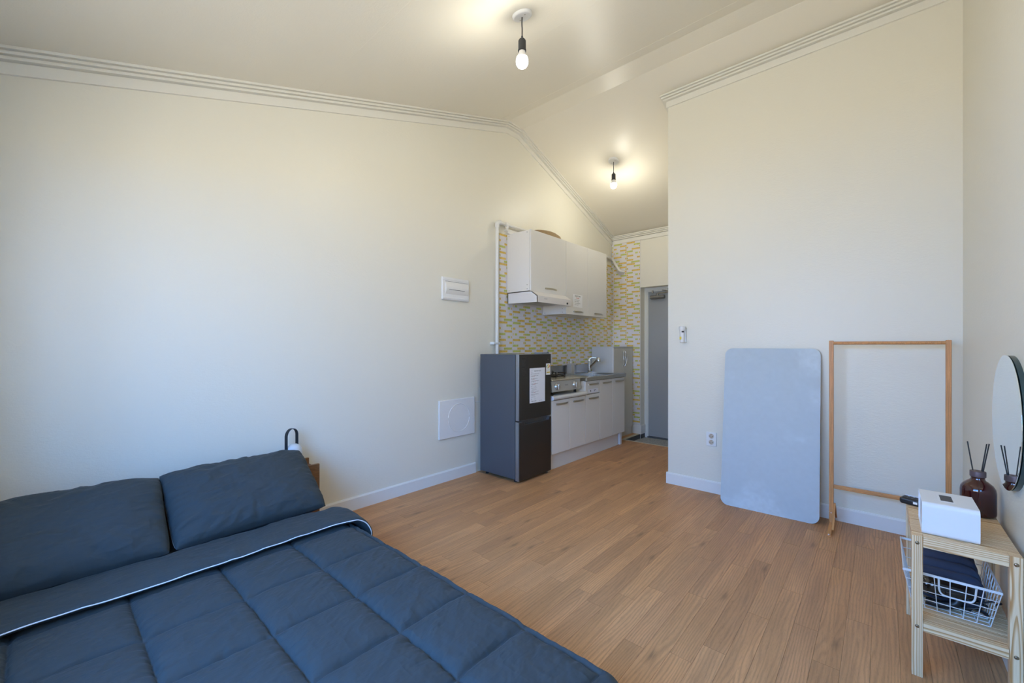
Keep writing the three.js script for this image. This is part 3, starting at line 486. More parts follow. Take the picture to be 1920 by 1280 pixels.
{ // wall cabinets, hood
  const VU = -2.67;
  const unit = (name, label, u0, u1, y0, y1, n, hs) => {
    const c = thing(name, label, 'cabinet', [-2.83, y0, (u0 + u1) / 2]);
    part(c, 'body', [B(-2.998, VU - 0.019, y0, y1, u0, u0 + 0.016), B(-2.998, VU - 0.019, y0, y1, u1 - 0.016, u1), B(-2.998, VU - 0.019, y0, y0 + 0.016, u0 + 0.016, u1 - 0.016), B(-2.998, VU - 0.019, y1 - 0.016, y1, u0 + 0.016, u1 - 0.016), B(-2.998, -2.992, y0 + 0.016, y1 - 0.016, u0 + 0.016, u1 - 0.016)], carcass);
    const caps = []; for (const [v, y] of [[-2.97, y1 - 0.02], [-2.72, y1 - 0.02], [-2.97, y0 + 0.02], [-2.72, y0 + 0.02], [-2.72, y0 + 0.06]]) caps.push(alongU(disc(0.0035, 0.0025, 10)).translate(v, y, -(u0 - 0.0005)));
    for (const g of caps) part(c, 'screw_cap', g, darkGap);
    const w = (u1 - u0) / n; for (let k = 0; k < n; k++) { const a = u0 + k * w, d = part(c, 'door', B(VU - 0.017, VU, y0 - 0.004, y1 + 0.002, a + 0.0018, a + w - 0.0018, 0.002), lacquer); grip(d, VU, y0 + hs[0], a + hs[1 + k], a + hs[1 + k] + 0.195); }
    return c;
  };
  unit('wall_cabinet', 'single-door white wall cabinet above the range hood', 3.285, 3.913, 1.815, 2.436, 1, [0.042, 0.238]);
  unit('wall_cabinet', 'two-door white wall cabinet above the sink with a notice on it', 3.915, 4.842, 1.614, 2.434, 2, [0.032, 0.148, 0.148]);
  const h = thing('range_hood', 'off-white slim range hood under the single-door wall cabinet', 'range hood', [-2.80, 1.69, 3.59]);
  const hm = mat([0.76, 0.73, 0.70], 0.4), u0 = 3.288, u1 = 3.905;
  part(h, 'canopy', alongUex([[-2.995, 1.700], [-2.985, 1.700], [-2.985, 1.806], [-2.675, 1.806], [-2.595, 1.752], [-2.595, 1.700], [-2.588, 1.692], [-2.588, 1.757], [-2.672, 1.812], [-2.995, 1.812]], u0, u1), hm);
  part(h, 'side_panel', alongUex([[-2.995, 1.698], [-2.588, 1.692], [-2.588, 1.757], [-2.672, 1.812], [-2.995, 1.812]], u0, u0 + 0.004), hm);
  part(h, 'side_panel', alongUex([[-2.995, 1.698], [-2.588, 1.692], [-2.588, 1.757], [-2.672, 1.812], [-2.995, 1.812]], u1 - 0.004, u1), hm);
  part(h, 'filter', [...Array(10)].map((_, k) => B(-2.97 + k * 0.036, -2.945 + k * 0.036, 1.712, 1.720, u0 + 0.02, u1 - 0.02)), mat([0.55, 0.54, 0.52], 0.4, { metalness: 0.5 }));
  part(h, 'knob', alongV(lathe([[0, 0], [0.011, 0], [0.010, 0.008], [0, 0.009]], 18)).translate(-2.588, 1.714, -3.815), blackPl, 'small black control knob');
  part(h, 'maker_plate', B(-2.5885, -2.5875, 1.725, 1.742, 3.40, 3.455), mat([0.62, 0.60, 0.58], 0.4));
  const nt = canvasTex(256, 190, (c, w, hh) => { c.fillStyle = '#f1f0ef'; c.fillRect(0, 0, w, hh); scribble(c, 44, 16, 20, 8, '#2a2a2a', 1.3); scribble(c, 78, 46, 18, 5, '#c8504a', 1.5); for (let i = 0; i < 4; i++) scribble(c, 38, 78 + i * 24, 12, 13 - (i % 2) * 3, '#444'); });
  const n = thing('cabinet_notice', 'small white printed notice taped to the two-door wall cabinet', 'notice', [VU, 1.71, 4.155]);
  part(n, 'paper', sheet(VU + 0.0004, 1.700, 1.848, 4.060, 4.255), mat([1, 1, 1], 0.6, { map: nt }));
  // woven tray lying on the wall cabinets
  const wick = dataTex(256, 256, (x, y) => { const a = Math.sin(x * 6.283 * 24 + (Math.floor(y * 24) % 2) * 3.14), b = Math.abs(Math.sin(y * 3.1416 * 24)); const k = 0.55 + 0.3 * a * b + 0.2 * noise(x * 64, y * 64, 64, 64); return [196 * k + 30, 166 * k + 26, 120 * k + 20]; });
  const tr = thing('woven_tray', 'shallow woven straw tray lying upside down on top of the wall cabinets', 'tray', [-2.83, 2.44, 3.76]);
  const sh = lathe([[0, 0.088], [0.10, 0.086], [0.19, 0.074], [0.245, 0.05], [0.27, 0.004], [0.27, 0.0], [0.262, 0.0], [0.236, 0.046], [0.185, 0.067], [0.0, 0.079]], 48); sh.scale(0.54, 1, 1.0); at(sh, -2.835, 2.4365, 3.735);
  const uv = sh.attributes.uv; for (let i = 0; i < uv.count; i++) uv.setXY(i, uv.getX(i) * 2, uv.getY(i) * 0.8);
  part(tr, 'weave', sh, mat([0.95, 0.93, 0.9], 0.8, { map: rep(wick, 2, 2), bumpMap: rep(wick, 2, 2), bumpScale: 0.003 }));
}
{ // gas pipe
  const p = thing('gas_pipe', 'cream painted gas pipe rising beside the refrigerator and running above the wall cabinets', 'pipe', [-2.972, 0.5, 3.106]);
  const m = mat([0.80, 0.79, 0.75], 0.4), v = -2.974, r = 0.0175;
  part(p, 'riser', rod(V(v, 0.5, 3.106), V(v, 2.50, 3.106), r, 18), m);
  part(p, 'elbow', tube([V(v, 2.47, 3.106), V(v, 2.515, 3.108), V(v, 2.533, 3.135), V(v, 2.533, 3.165)], 0.0225, 20, 16), m);
  part(p, 'run', [rod(V(v, 2.533, 3.15), V(v, 2.533, 5.50), 0.0155, 16)], m);
  part(p, 'tee', [rod(V(v, 2.533, 3.23), V(v, 2.533, 3.285), 0.022, 16), rod(V(v, 2.533, 3.258), V(v + 0.0, 2.49, 3.258), 0.0185, 14)], m);
  part(p, 'valve_stub', [rod(V(v, 2.50, 3.258), V(v, 2.462, 3.258), 0.013, 14), rod(V(v + 0.02, 2.472, 3.24), V(v - 0.02, 2.472, 3.24), 0.008, 10)], m);
  part(p, 'bend', tube([V(v, 2.533, 5.46), V(v, 2.528, 5.53), V(-2.955, 2.505, 5.555), V(-2.94, 2.48, 5.55), V(-2.86, 2.365, 5.52), V(-2.84, 2.335, 5.525), V(-2.815, 2.322, 5.57), V(-2.81, 2.32, UK - 0.004)], 0.0185, 48, 14), m);
  part(p, 'wall_bracket', [B(-3.009, -2.955, 1.262, 1.29, 3.035, 3.066, 0.004), B(-3.0, -2.952, 1.266, 1.286, 3.06, 3.135, 0.005)], mat([0.80, 0.82, 0.82], 0.4));
  single('duct_cover', 'flat white cover strip on the wall under the horizontal gas pipe', 'cover', B(-3.009, -2.9935, 2.452, 2.500, 3.29, 3.62, 0.003), whitePl);
}

// ---------------------------------------------------------------- bed
const MT = 0.245;   // mattress top
{
  const b = thing('bed_frame', 'low brown wooden bed frame with a shelf headboard against the left wall', 'bed', [-1.75, 0, 0.39]);
  const u0 = -0.46, u1 = 1.215;
  part(b, 'headboard_panel', B(-2.82, -2.80, 0.0, 0.465, u0, u1, 0.0015, 'z'), walnutM);
  part(b, 'headboard_shelf', B(-2.966, -2.82, 0.417, 0.435, u0, u1, 0.001, 'z'), walnutM);
  part(b, 'headboard_panel', B(-2.984, -2.966, 0.0, 0.474, u0, u1, 0.0015, 'z'), walnutM);
  part(b, 'end_panel', B(-2.966, -2.82, 0.0, 0.417, u0, u0 + 0.018, 0.001, 'z'), walnutM); part(b, 'end_panel', B(-2.966, -2.82, 0.0, 0.417, u1 - 0.018, u1, 0.001, 'z'), walnutM);
  part(b, 'platform', B(-2.80, -0.68, 0.02, 0.07, u0 + 0.08, u1 - 0.14, 0.002, 'x'), walnutM);
  for (const v of [-2.7, -0.8]) for (const u of [-0.28, 0.99]) part(b, 'leg', B(v - 0.03, v + 0.03, 0, 0.02, u - 0.03, u + 0.03), walnutM);
  const m = thing('mattress', 'dark grey sheeted mattress under the blue bedding', 'mattress', [-1.74, 0.07, 0.39]);
  part(m, 'mattress_body', B(-2.79, -0.68, 0.071, MT, -0.345, 1.085, 0.04), sheetM);

  // quilted duvet: a closed shell swept over the mattress edges
  const aR = 1.10, aL = -0.345, bF = -0.62, R = 0.055;
  const edge = (x, e, s) => { const t = (x - e) * s; if (t <= 0) return [x, 0, 0]; const q = R * Math.PI / 2; if (t < q) return [e + s * R * Math.sin(t / R), -(R - R * Math.cos(t / R)), Math.sin(t / R)]; return [e + s * R, -(R + t - q), 1]; };
  const duvetPoint = (a, bq, off) => {
    const [ur, dr, nr] = edge(a, aR, 1), [ul, dl, nl] = edge(a, aL, -1), [vf, df, nf] = edge(bq, bF, 1);
    const u = a > aR ? ur : a < aL ? ul : a, nu = nr - nl, ny = Math.max(0, 1 - nr - nl - nf), n = new THREE.Vector3(nf, ny, -nu); if (n.lengthSq() < 1e-4) n.set(0, 1, 0); n.normalize();
    const y = Math.max(MT + 0.004 + dr + dl + df, 0.012);
    return V(vf, y, u).addScaledVector(n, off);
  };
  const wob = (x, s) => 0.012 * (fbm(x * 2.2 + s, s * 3.1, 2) - 0.5);
  const quilt = (a, bq) => {
    const la = (1.11 - a - wob(bq, 3) * (a < 1.0 ? 1 : 0.3)) / 0.2975, lb = (-0.64 - bq - wob(a, 11)) / 0.304;
    const fa = la < 0 ? Math.min(1, -la * 0.2975 / 0.06) : Math.abs(la - Math.round(la)) * 2, fb = lb < 0 ? Math.min(1, -lb * 0.304 / 0.06) : Math.abs(lb - Math.round(lb)) * 2;
    const q = (d) => 1 - Math.pow(1 - Math.min(1, d), 4.5);
    const da = Math.abs(la - Math.round(la)) * 0.2975, db = Math.abs(lb - Math.round(lb)) * 0.304;
    const pucker = Math.exp(-da / 0.05) * (fbm(bq * 40, a * 5, 2) - 0.5) * 0.013 + Math.exp(-db / 0.035) * (fbm(a * 40 + 7, bq * 5, 2) - 0.5) * 0.008;
    const r = 0.8 * a - 0.6 * bq, s = 0.6 * a + 0.8 * bq, fold = 1 - Math.abs(2 * fbm(r * 4 + 5, s * 13, 4) - 1);
    const hem = Math.max(sst(0, 0.02, -la * 0.2975), sst(0, 0.02, -lb * 0.304)), stitch = Math.max(Math.exp(-da / 0.006) * (la > -0.02 ? 1 : 0), Math.exp(-db / 0.006) * (lb > -0.02 ? 1 : 0)) * (1 - hem);
    const cell = 0.017 + 0.021 * q(fa) * q(fb) + pucker + 0.011 * (fold - 0.75) * Math.min(1, q(fa) * q(fb) + 0.1) - 0.0115 * stitch;
    return lerp(cell, 0.016 + 0.005 * (fbm(a * 30, bq * 30, 2) - 0.5), hem) + 0.006 * (fbm(a * 5, bq * 5 + 3, 2) - 0.5);
  };
  const NA = 440, NB = 440, a0 = aL - 0.05, a1 = aR + 0.22, b0 = -2.40, b1 = bF + 0.20;
  const P = [], UV = [], I = [];
  for (let layer = 0; layer < 2; layer++) for (let j = 0; j <= NB; j++) for (let i = 0; i <= NA; i++) {
    const a = lerp(a0, a1, i / NA), q = lerp(b0, b1, j / NB), rim = Math.min(1, Math.min(a - a0, a1 - a, q - b0, b1 - q) / 0.03), off = layer ? 0.002 : 0.003 + (quilt(a, q) - 0.003) * Math.sqrt(Math.max(0, rim));
    const p = duvetPoint(a, q, off); P.push(p.x, p.y, p.z); UV.push(a, q);
  }
  const W = NA + 1, L1 = W * (NB + 1);
  for (let j = 0; j < NB; j++) for (let i = 0; i < NA; i++) { const k = j * W + i; I.push(k, k + W, k + 1, k + 1, k + W, k + W + 1); if (j === 0 || i === 0 || j === NB - 1 || i === NA - 1 || true) { const t = k + L1; I.push(t, t + 1, t + W, t + 1, t + W + 1, t + W); } }
  const g = new THREE.BufferGeometry(); g.setAttribute('position', new THREE.Float32BufferAttribute(P, 3)); g.setAttribute('uv', new THREE.Float32BufferAttribute(UV, 2)); g.setIndex(I); g.computeVertexNormals();
  const d = thing('duvet', 'slate blue quilted duvet with its top edge turned down over the bed', 'duvet', [-1.5, MT, 0.37]);
  part(d, 'quilted_cover', g, beddingM);
  // turned-down edge
  const prof = []; const bp = -2.150, bc = -2.415;
  for (let i = 0; i <= 8; i++) prof.push([lerp(bp, bc + 0.04, i / 8), 0.056 + 0.018 * Math.sin(Math.PI * (0.15 + 0.6 * i / 8))]);
  for (let i = 1; i <= 6; i++) { const t = Math.PI / 2 + i / 6 * 2.0; prof.push([bc + 0.04 + 0.045 * Math.cos(t), 0.030 + 0.042 * Math.sin(t)]); }
  prof.push([bc + 0.07, 0.012], [bp - 0.06, 0.03], [bp - 0.004, 0.046]);
  const NF = 260, n = prof.length, fP = [], fUV = [], fI = [], f0 = aL - 0.05, f1 = aR + 0.165;
  const foldPoint = (a, k, x) => {
    const [bq, o] = prof[k], w = 0.012 * (fbm(a * 4 + 1, bq * 9, 3) - 0.5) + 0.012 * (1 - Math.abs(2 * fbm(a * 7 + bq * 8, bq * 20 - a * 3, 3) - 1) - 0.75) * (k < 12 ? 1 : 0.2);
    const sh = 0.018 * (fbm(a * 1.7 + 4, 2.2, 2) - 0.5), bend = Math.max(0, a - 0.98) * 0.16;
    const h = 0.5 + 0.5 * Math.min(1, (f1 - a) / 0.10);
    return duvetPoint(a, bq + sh + bend, Math.max(0.004, (o + w) * h));
  };
  for (let i = 0; i <= NF; i++) { const a = lerp(f0, f1, i / NF); for (let k = 0; k < n; k++) { const p = foldPoint(a, k); fP.push(p.x, p.y, p.z); fUV.push(a, prof[k][0] + 0.3 * prof[k][1]); } }
  for (let i = 0; i < NF; i++) for (let k = 0; k < n; k++) { const q = i * n + k, r = i * n + (k + 1) % n; fI.push(q, r, q + n, r, r + n, q + n); }
  for (let k = 1; k < n - 1; k++) { fI.push(0, k + 1, k); fI.push(NF * n, NF * n + k, NF * n + k + 1); }
  const fg = new THREE.BufferGeometry(); fg.setAttribute('position', new THREE.Float32BufferAttribute(fP, 3)); fg.setAttribute('uv', new THREE.Float32BufferAttribute(fUV, 2)); fg.setIndex(fI); fg.computeVertexNormals();
  const fm = part(d, 'turned_down_edge', fg, beddingM);
  const pl = []; for (let i = 0; i <= 90; i++) { const p = foldPoint(lerp(f0 + 0.01, f1 - 0.004, i / 90), n - 1); const q = foldPoint(lerp(f0 + 0.01, f1 - 0.004, i / 90), 0); pl.push(p.lerp(q, 0.5).add(new THREE.Vector3(0.004, 0.002, 0))); }
  part(fm, 'piping', tube(pl, 0.0026, 240, 8), pipingM, 'white piping along the turned-down edge');

  // pillows
  const pillow = (label, uc, vc, yc, tilt, yaw, sd) => {
    const w = 0.725, l = 0.475, T = 0.10, N = 84, q = [], uvs = [], ix = [];
    for (let s = 0; s < 2; s++) for (let j = 0; j <= N; j++) for (let i = 0; i <= N; i++) {
      const x = i / N * 2 - 1, y = j / N * 2 - 1, ex = 1 - Math.pow(Math.abs(x), 3.6), ey = 1 - Math.pow(Math.abs(y), 3.2), e = Math.pow(Math.max(0, ex), 0.5) * Math.pow(Math.max(0, ey), 0.5);
      const nearE = Math.exp(-Math.min(1 - Math.abs(x), (1 - Math.abs(y)) * 0.65) * 7), cr = (fbm(Math.atan2(y, x) * 9 + sd, sd + Math.hypot(x, y) * 2, 3) - 0.5) * 0.06 * nearE, wr = (1 - Math.abs(2 * fbm(x * 2.2 + sd, y * 3.2 + x * 1.2 + sd, 4) - 1) - 0.75) * 0.022;
      const z = (T * e + (cr + wr) * e) * (s ? -1 : 1);
      const cn = 1 - 0.045 * Math.pow(x * y, 4); q.push(w / 2 * x * (1 - 0.03 * (1 - y * y)) * cn, z, l / 2 * y * (1 - 0.035 * (1 - x * x)) * cn); uvs.push(x * 0.35 + sd, y * 0.225);
    }
    const M1 = N + 1, LL = M1 * M1; for (let j = 0; j < N; j++) for (let i = 0; i < N; i++) { const k = j * M1 + i; ix.push(k, k + M1, k + 1, k + 1, k + M1, k + M1 + 1); const t = k + LL; ix.push(t, t + 1, t + M1, t + 1, t + M1 + 1, t + M1); }
    const pg = new THREE.BufferGeometry(); pg.setAttribute('position', new THREE.Float32BufferAttribute(q, 3)); pg.setAttribute('uv', new THREE.Float32BufferAttribute(uvs, 2)); pg.setIndex(ix); pg.computeVertexNormals();
    const o = thing('pillow', label, 'pillow', [vc, yc, uc], 'slate blue bed pillows');
    const pm = local(o, 'pillow_cover', pg, beddingM);
    for (const s of [-1, 1]) { const pts = []; for (let i = 0; i <= 20; i++) { const y = lerp(-0.93, 0.93, i / 20), cn = 1 - 0.045 * Math.pow(y, 4); pts.push(new THREE.Vector3(s * (w / 2 * (1 - 0.03 * (1 - y * y)) * cn - 0.002), -0.004, l / 2 * y * cn)); } local(pm, 'piping', tube(pts, 0.0019, 60, 8), pipingM, 'white piping'); }
    // local x -> u, local z -> down the pillow towards +v
    o.rotation.set(0, Math.PI / 2 + yaw, 0); const tl = new THREE.Quaternion().setFromAxisAngle(new THREE.Vector3(1, 0, 0), tilt); o.quaternion.multiply(tl); return o;
  };
  pillow('slate blue pillow leaning on the headboard in front of the lantern', 0.742, -2.615, 0.443, 0.62, 0.02, 3.7);
  pillow('slate blue pillow leaning on the headboard nearest the camera', 0.032, -2.602, 0.443, 0.60, -0.04, 11.3);

  // lantern on the headboard shelf
  const L = thing('table_lantern', 'small lantern with white glass dome and black strap handle on the headboard shelf', 'lamp', [-2.885, 0.435, 1.085]);
  part(L, 'base', at(lathe([[0, 0], [0.052, 0], [0.053, 0.004], [0.053, 0.03], [0.048, 0.034], [0, 0.034]], 36), -2.885, 0.435, 1.085), blackMatte);
  part(L, 'dome', at(lathe([[0.044, 0.034], [0.048, 0.05], [0.050, 0.11], [0.047, 0.138], [0.037, 0.158], [0.02, 0.169], [0, 0.172]], 40), -2.885, 0.435, 1.085), mat([0.80, 0.82, 0.84], 0.35, { transmission: 0.25, thickness: 0 }));
  const strap = []; const hy = 0.657, hr = 0.0475; strap.push([-hr, 0.45]); for (let i = 0; i <= 8; i++) strap.push([-hr, lerp(0.46, hy, i / 8)]); for (let i = 1; i < 16; i++) { const t = Math.PI - Math.PI * i / 16; strap.push([hr * Math.cos(t), hy + hr * Math.sin(t)]); } for (let i = 0; i <= 8; i++) strap.push([hr, lerp(hy, 0.46, i / 8)]);
  const sP = [], sI = []; strap.forEach(([x, y], i) => { const pr = strap[Math.max(0, i - 1)], nx = strap[Math.min(strap.length - 1, i + 1)], tx = nx[0] - pr[0], ty = nx[1] - pr[1], tl = Math.hypot(tx, ty) || 1, ox = ty / tl * 0.0012, oy = -tx / tl * 0.0012; for (const [s, h] of [[1, -0.011], [1, 0.011], [-1, 0.011], [-1, -0.011]]) { const p = V(h, y + s * oy, x + s * ox); sP.push(p.x, p.y, p.z); } });
  for (let i = 0; i < strap.length - 1; i++) for (let k = 0; k < 4; k++) { const q = i * 4 + k, r = i * 4 + (k + 1) % 4; sI.push(q, r, q + 4, r, r + 4, q + 4); }
  let sg = new THREE.BufferGeometry(); sg.setAttribute('position', new THREE.Float32BufferAttribute(sP, 3)); sg.setIndex(sI); sg = sg.toNonIndexed(); sg.computeVertexNormals(); sg.rotateY(0.5); sg.translate(-2.905, 0, -1.078);
  part(L, 'strap_handle', sg, blackMatte, 'black strap handle');
}

// ---------------------------------------------------------------- fittings on the walls
{
  const f = thing('fuse_box', 'white wall fuse box with a hinged flap above the access panel', 'fuse box', [VA, 1.67, 2.565]);
  part(f, 'cover', B(VA, VA + 0.022, 1.672, 1.884, 2.40, 2.732, 0.012), whitePl);
  part(f, 'raised_edge', B(VA + 0.02, VA + 0.026, 1.685, 1.70, 2.415, 2.718, 0.003), whitePl); part(f, 'raised_edge', B(VA + 0.02, VA + 0.026, 1.856, 1.872, 2.415, 2.718, 0.003), whitePl);
  const fl = []; for (let i = 0; i <= 10; i++) { const t = i / 10; fl.push([VA + 0.02 + 0.017 * Math.sin(Math.PI * t), lerp(1.723, 1.842, t)]); }
  const flap = part(f, 'flap', alongUex(fl, 2.437, 2.712), mat([0.80, 0.78, 0.73], 0.3)); part(flap, 'flap_slit', [B(VA + 0.034, VA + 0.038, 1.767, 1.770, 2.47, 2.66)], darkGap);
  part(f, 'gap_line', [B(VA + 0.0205, VA + 0.0225, 1.843, 1.8455, 2.437, 2.712)], darkGap);
  const p = thing('access_panel', 'square white access panel with an embossed circle low on the left wall', 'panel', [VA, 0.39, 2.59]);
  part(p, 'plate', B(VA, VA + 0.018, 0.392, 0.750, 2.368, 2.812, 0.008), whitePl);
  const arc = (a, b) => { const pts = []; for (let i = 0; i <= 20; i++) { const t = lerp(a, b, i / 20); pts.push(V(VA + 0.0175, 0.571 + 0.132 * Math.sin(t), 2.606 + 0.132 * Math.cos(t))); } return tube(pts, 0.0042, 40, 8); };
  part(p, 'embossed_ring', [arc(0.10, Math.PI - 0.10), arc(Math.PI + 0.10, 2 * Math.PI - 0.10)], whitePl);
  single('wall_cable', 'thin white cable running from the access panel behind the refrigerator', 'cable', tube([V(VA + 0.006, 0.70, 2.81), V(VA + 0.005, 0.694, 2.84), V(VA + 0.006, 0.69, 2.95)], 0.003, 12, 6), whitePl);

  const o = thing('wall_outlet', 'white double wall outlet low on the partition beside the leaning board', 'outlet', [-1.087, 0.395, UB]);
  part(o, 'plate', B(-1.128, -1.047, 0.396, 0.514, UB - 0.012, UB, 0.004), whitePl);
  for (const y of [0.482, 0.430]) {
    const s = part(o, 'socket', alongU(lathe([[0.0, -0.004], [0.0175, -0.004], [0.0185, 0.0], [0.0205, 0.003], [0.0205, -0.004]], 28)).translate(-1.087, y, -(UB - 0.0125)), mat([0.56, 0.47, 0.36], 0.4));
    for (const d of [-0.009, 0.009]) part(s, 'pin_hole', alongU(disc(0.0032, 0.004, 12)).translate(-1.087 + d, y, -(UB - 0.0155)), darkGap);
    for (const e of [0.0135, -0.0135]) part(s, 'earth_clip', B(-1.090, -1.084, y + e - 0.0035, y + e + 0.0035, UB - 0.020, UB - 0.014), chrome);
  }
  const e = thing('emergency_flashlight', 'white emergency flashlight hanging in a holder on the partition near its edge', 'flashlight', [-1.32, 1.275, UB]);
  part(e, 'holder', B(-1.335, -1.295, 1.277, 1.40, UB - 0.02, UB, 0.004), mat([0.72, 0.74, 0.74], 0.4));
  part(e, 'torch_body', at(lathe([[0, 0], [0.019, 0], [0.020, 0.004], [0.020, 0.088], [0.024, 0.105], [0.0285, 0.118], [0.0285, 0.140], [0.026, 0.144], [0, 0.144]], 28), -1.322, 1.277, UB - 0.032), whitePl);
  part(e, 'switch_window', B(-1.318, -1.301, 1.368, 1.380, UB - 0.062, UB - 0.046, 0.002), blackPl);
  part(e, 'yellow_sticker', B(-1.339, -1.322, 1.305, 1.330, UB - 0.0535, UB - 0.046, 0.002), mat([0.80, 0.62, 0.05], 0.5));
}
{ // grey table top leaning on the partition
  const t = thing('leaning_board', 'large pale grey rectangular table top leaning upright against the partition', 'table top', [-0.6435, 0.0, 3.572]);
  const w = 0.632, h = 1.24, r = 0.055, s = new THREE.Shape(); s.moveTo(-w / 2 + r, 0); s.lineTo(w / 2 - r, 0); s.absarc(w / 2 - r, r, r, -Math.PI / 2, 0); s.lineTo(w / 2, h - r); s.absarc(w / 2 - r, h - r, r, 0, Math.PI / 2); s.lineTo(-w / 2 + r, h); s.absarc(-w / 2 + r, h - r, r, Math.PI / 2, Math.PI); s.lineTo(-w / 2, r); s.absarc(-w / 2 + r, r, r, Math.PI, 1.5 * Math.PI);
  const mk = (d, z) => { const g = new THREE.ExtrudeGeometry(s, { depth: d, bevelEnabled: false, curveSegments: 10 }); g.translate(0, 0, z); return uvBox(g); };
  const dust = dataTex(512, 512, (x, y) => { const a = fbm(x * 5, y * 5, 4, 5, 5), b = fbm(x * 60, y * 60, 2, 60, 60), k = 222 + 14 * sst(0.5, 0.75, a) * (0.6 + 0.8 * b) + 5 * (b - 0.5); return [k, k, k]; });
  local(t, 'top_surface', mk(0.003, 0), mat([0.66, 0.75, 0.80], 0.5, { map: rep(dust, 0.7, 0.7) }));
  local(t, 'edge_band', mk(0.015, -0.015), mat([0.30, 0.22, 0.17], 0.5));
  t.rotation.set(0, 0, 0); t.rotation.order = 'YXZ'; t.rotation.y = 0.035; t.rotation.x = -0.137;
}
{ // clothes rack
  const k = thing('clothes_rack', 'slim bamboo clothes rack standing empty against the partition', 'clothes rack', [0.015, 0, 3.6]);
  const u = 3.6; for (const [v, s] of [[-0.262, 1], [0.296, -1]]) {
    part(k, 'post', B(v - 0.0125, v + 0.0125, 0.035, 1.285, u - 0.011, u + 0.011, 0.003, 'y'), bambooM);
    part(k, 'foot', alongVex([[3.405, 0], [3.755, 0], [3.755, 0.022], [3.64, 0.040], [3.52, 0.040], [3.405, 0.022]], v - 0.011, v + 0.011, 'z'), bambooM);
    part(k, 'brace', alongVex([[3.46, 0.032], [3.48, 0.040], [3.592, 0.150], [3.590, 0.170]], v + s * 0.0125, v + s * 0.0225, 'y'), bambooM);
    part(k, 'brace', alongVex([[3.74, 0.032], [3.72, 0.034], [3.608, 0.150], [3.610, 0.170]], v + s * 0.0125, v + s * 0.0225, 'y'), bambooM);
    part(k, 'screw', alongV(disc(0.005, 0.027, 12)).translate(v, 0.105, -u), chrome); part(k, 'screw', alongU(disc(0.004, 0.004, 12)).translate(v, 0.105, -(u - 0.0125)), chrome); part(k, 'screw', alongU(disc(0.004, 0.004, 12)).translate(v, 0.018, -3.403), chrome);
  }
  part(k, 'hanging_rail', alongV(disc(0.0105, 0.535, 18)).translate(0.017, 1.268, -u), bambooM);
  part(k, 'brace_rail', B(-0.2495, 0.2835, 0.272, 0.298, u - 0.008, u + 0.008, 0.004, 'x'), bambooM);
}
// ---------------------------------------------------------------- pine shelf and what stands on it
{
  const s = thing('pine_shelf', 'low two-tier pine shelf unit standing along the right wall under the mirror', 'shelf', [0.22, 0, 2.45]);
  const v0 = 0.083, v1 = 0.356, u0 = 2.195, u1 = 2.70, t = 0.031, H = 0.532;
  const legs = [[v0, u0], [v1 - t, u0], [v0, u1 - t], [v1 - t, u1 - t]];
  legs.forEach(([v, u], i) => { const l = part(s, 'leg', B(v, v + t, 0, H, u, u + t, 0.002, 'y', 0.13 * (i + 1)), pineM); if (i < 2) for (const y of [0.505, 0.190]) part(l, 'screw', [alongU(lathe([[0, 0.003], [0.004, 0.0027], [0.0062, 0.001], [0.0062, -0.003], [0, -0.003]], 16)).rotateX(Math.PI).translate(v + t / 2, y, -(u - 0.0005))], mat([0.30, 0.25, 0.18], 0.25, { metalness: 1 })); });
  const slats = (y0, y1, n, sh) => { const w = (u1 - u0) / n; for (let k = 0; k < n; k++) { const a = u0 + k * w, b = a + w - 0.0006, corner = k === 0 || k === n - 1; part(s, 'board', B(corner ? v0 + t + 0.0005 : v0 + 0.001, corner ? v1 - t - 0.0005 : v1 - 0.001, y0, y1, a, b, 0.0015, 'x', sh + k * 0.231), pineM); } };
  slats(H - 0.040, H - 0.0005, 16, 0.1); slats(0.176, 0.212, 16, 0.57);
}
const SH = 0.5315, SB = 0.212;
{ // tissue box: a bent white shell with recessed ends
  const t = thing('tissue_box', 'white metal tissue box with rounded edges on the pine shelf', 'tissue box', [0.19, SH, 2.30]);
  const rr2 = 0.016, u0 = 2.232, u1 = 2.44, y0 = SH, y1 = SH + 0.122;
  const ring = (i) => { const a = u0 + i, b = u1 - i, c = y0 + i, d = y1 - i, r = rr2 - i, o = []; for (const [cu, cy, s] of [[b - r, c + r, -1], [b - r, d - r, 0], [a + r, d - r, 1], [a + r, c + r, 2]]) for (let k = 0; k <= 6; k++) { const q = s * Math.PI / 2 + k / 6 * Math.PI / 2; o.push([cu + r * Math.cos(q), cy + r * Math.sin(q)]); } return o; };
  const m = mat([0.80, 0.80, 0.80], 0.4);
  part(t, 'shell', alongVex(ring(0), 0.113, 0.263, '', [ring(0.003).reverse()]), m);
  part(t, 'end_panel', [alongVex(ring(0.0032), 0.118, 0.1205), alongVex(ring(0.0032), 0.2555, 0.258)], mat([0.66, 0.66, 0.66], 0.25));
  const yb = y1 + 0.0006; part(t, 'slot_frame', [B(0.163, 0.207, y1 - 0.0005, yb, 2.290, 2.295), B(0.163, 0.207, y1 - 0.0005, yb, 2.380, 2.385), B(0.163, 0.168, y1 - 0.0005, yb, 2.295, 2.380), B(0.202, 0.207, y1 - 0.0005, yb, 2.295, 2.380)], m);
  part(t, 'slot', B(0.168, 0.202, y1 - 0.002, y1 + 0.0002, 2.295, 2.380), mat([0.05, 0.055, 0.065], 0.5), 'dark dispensing slot');
}
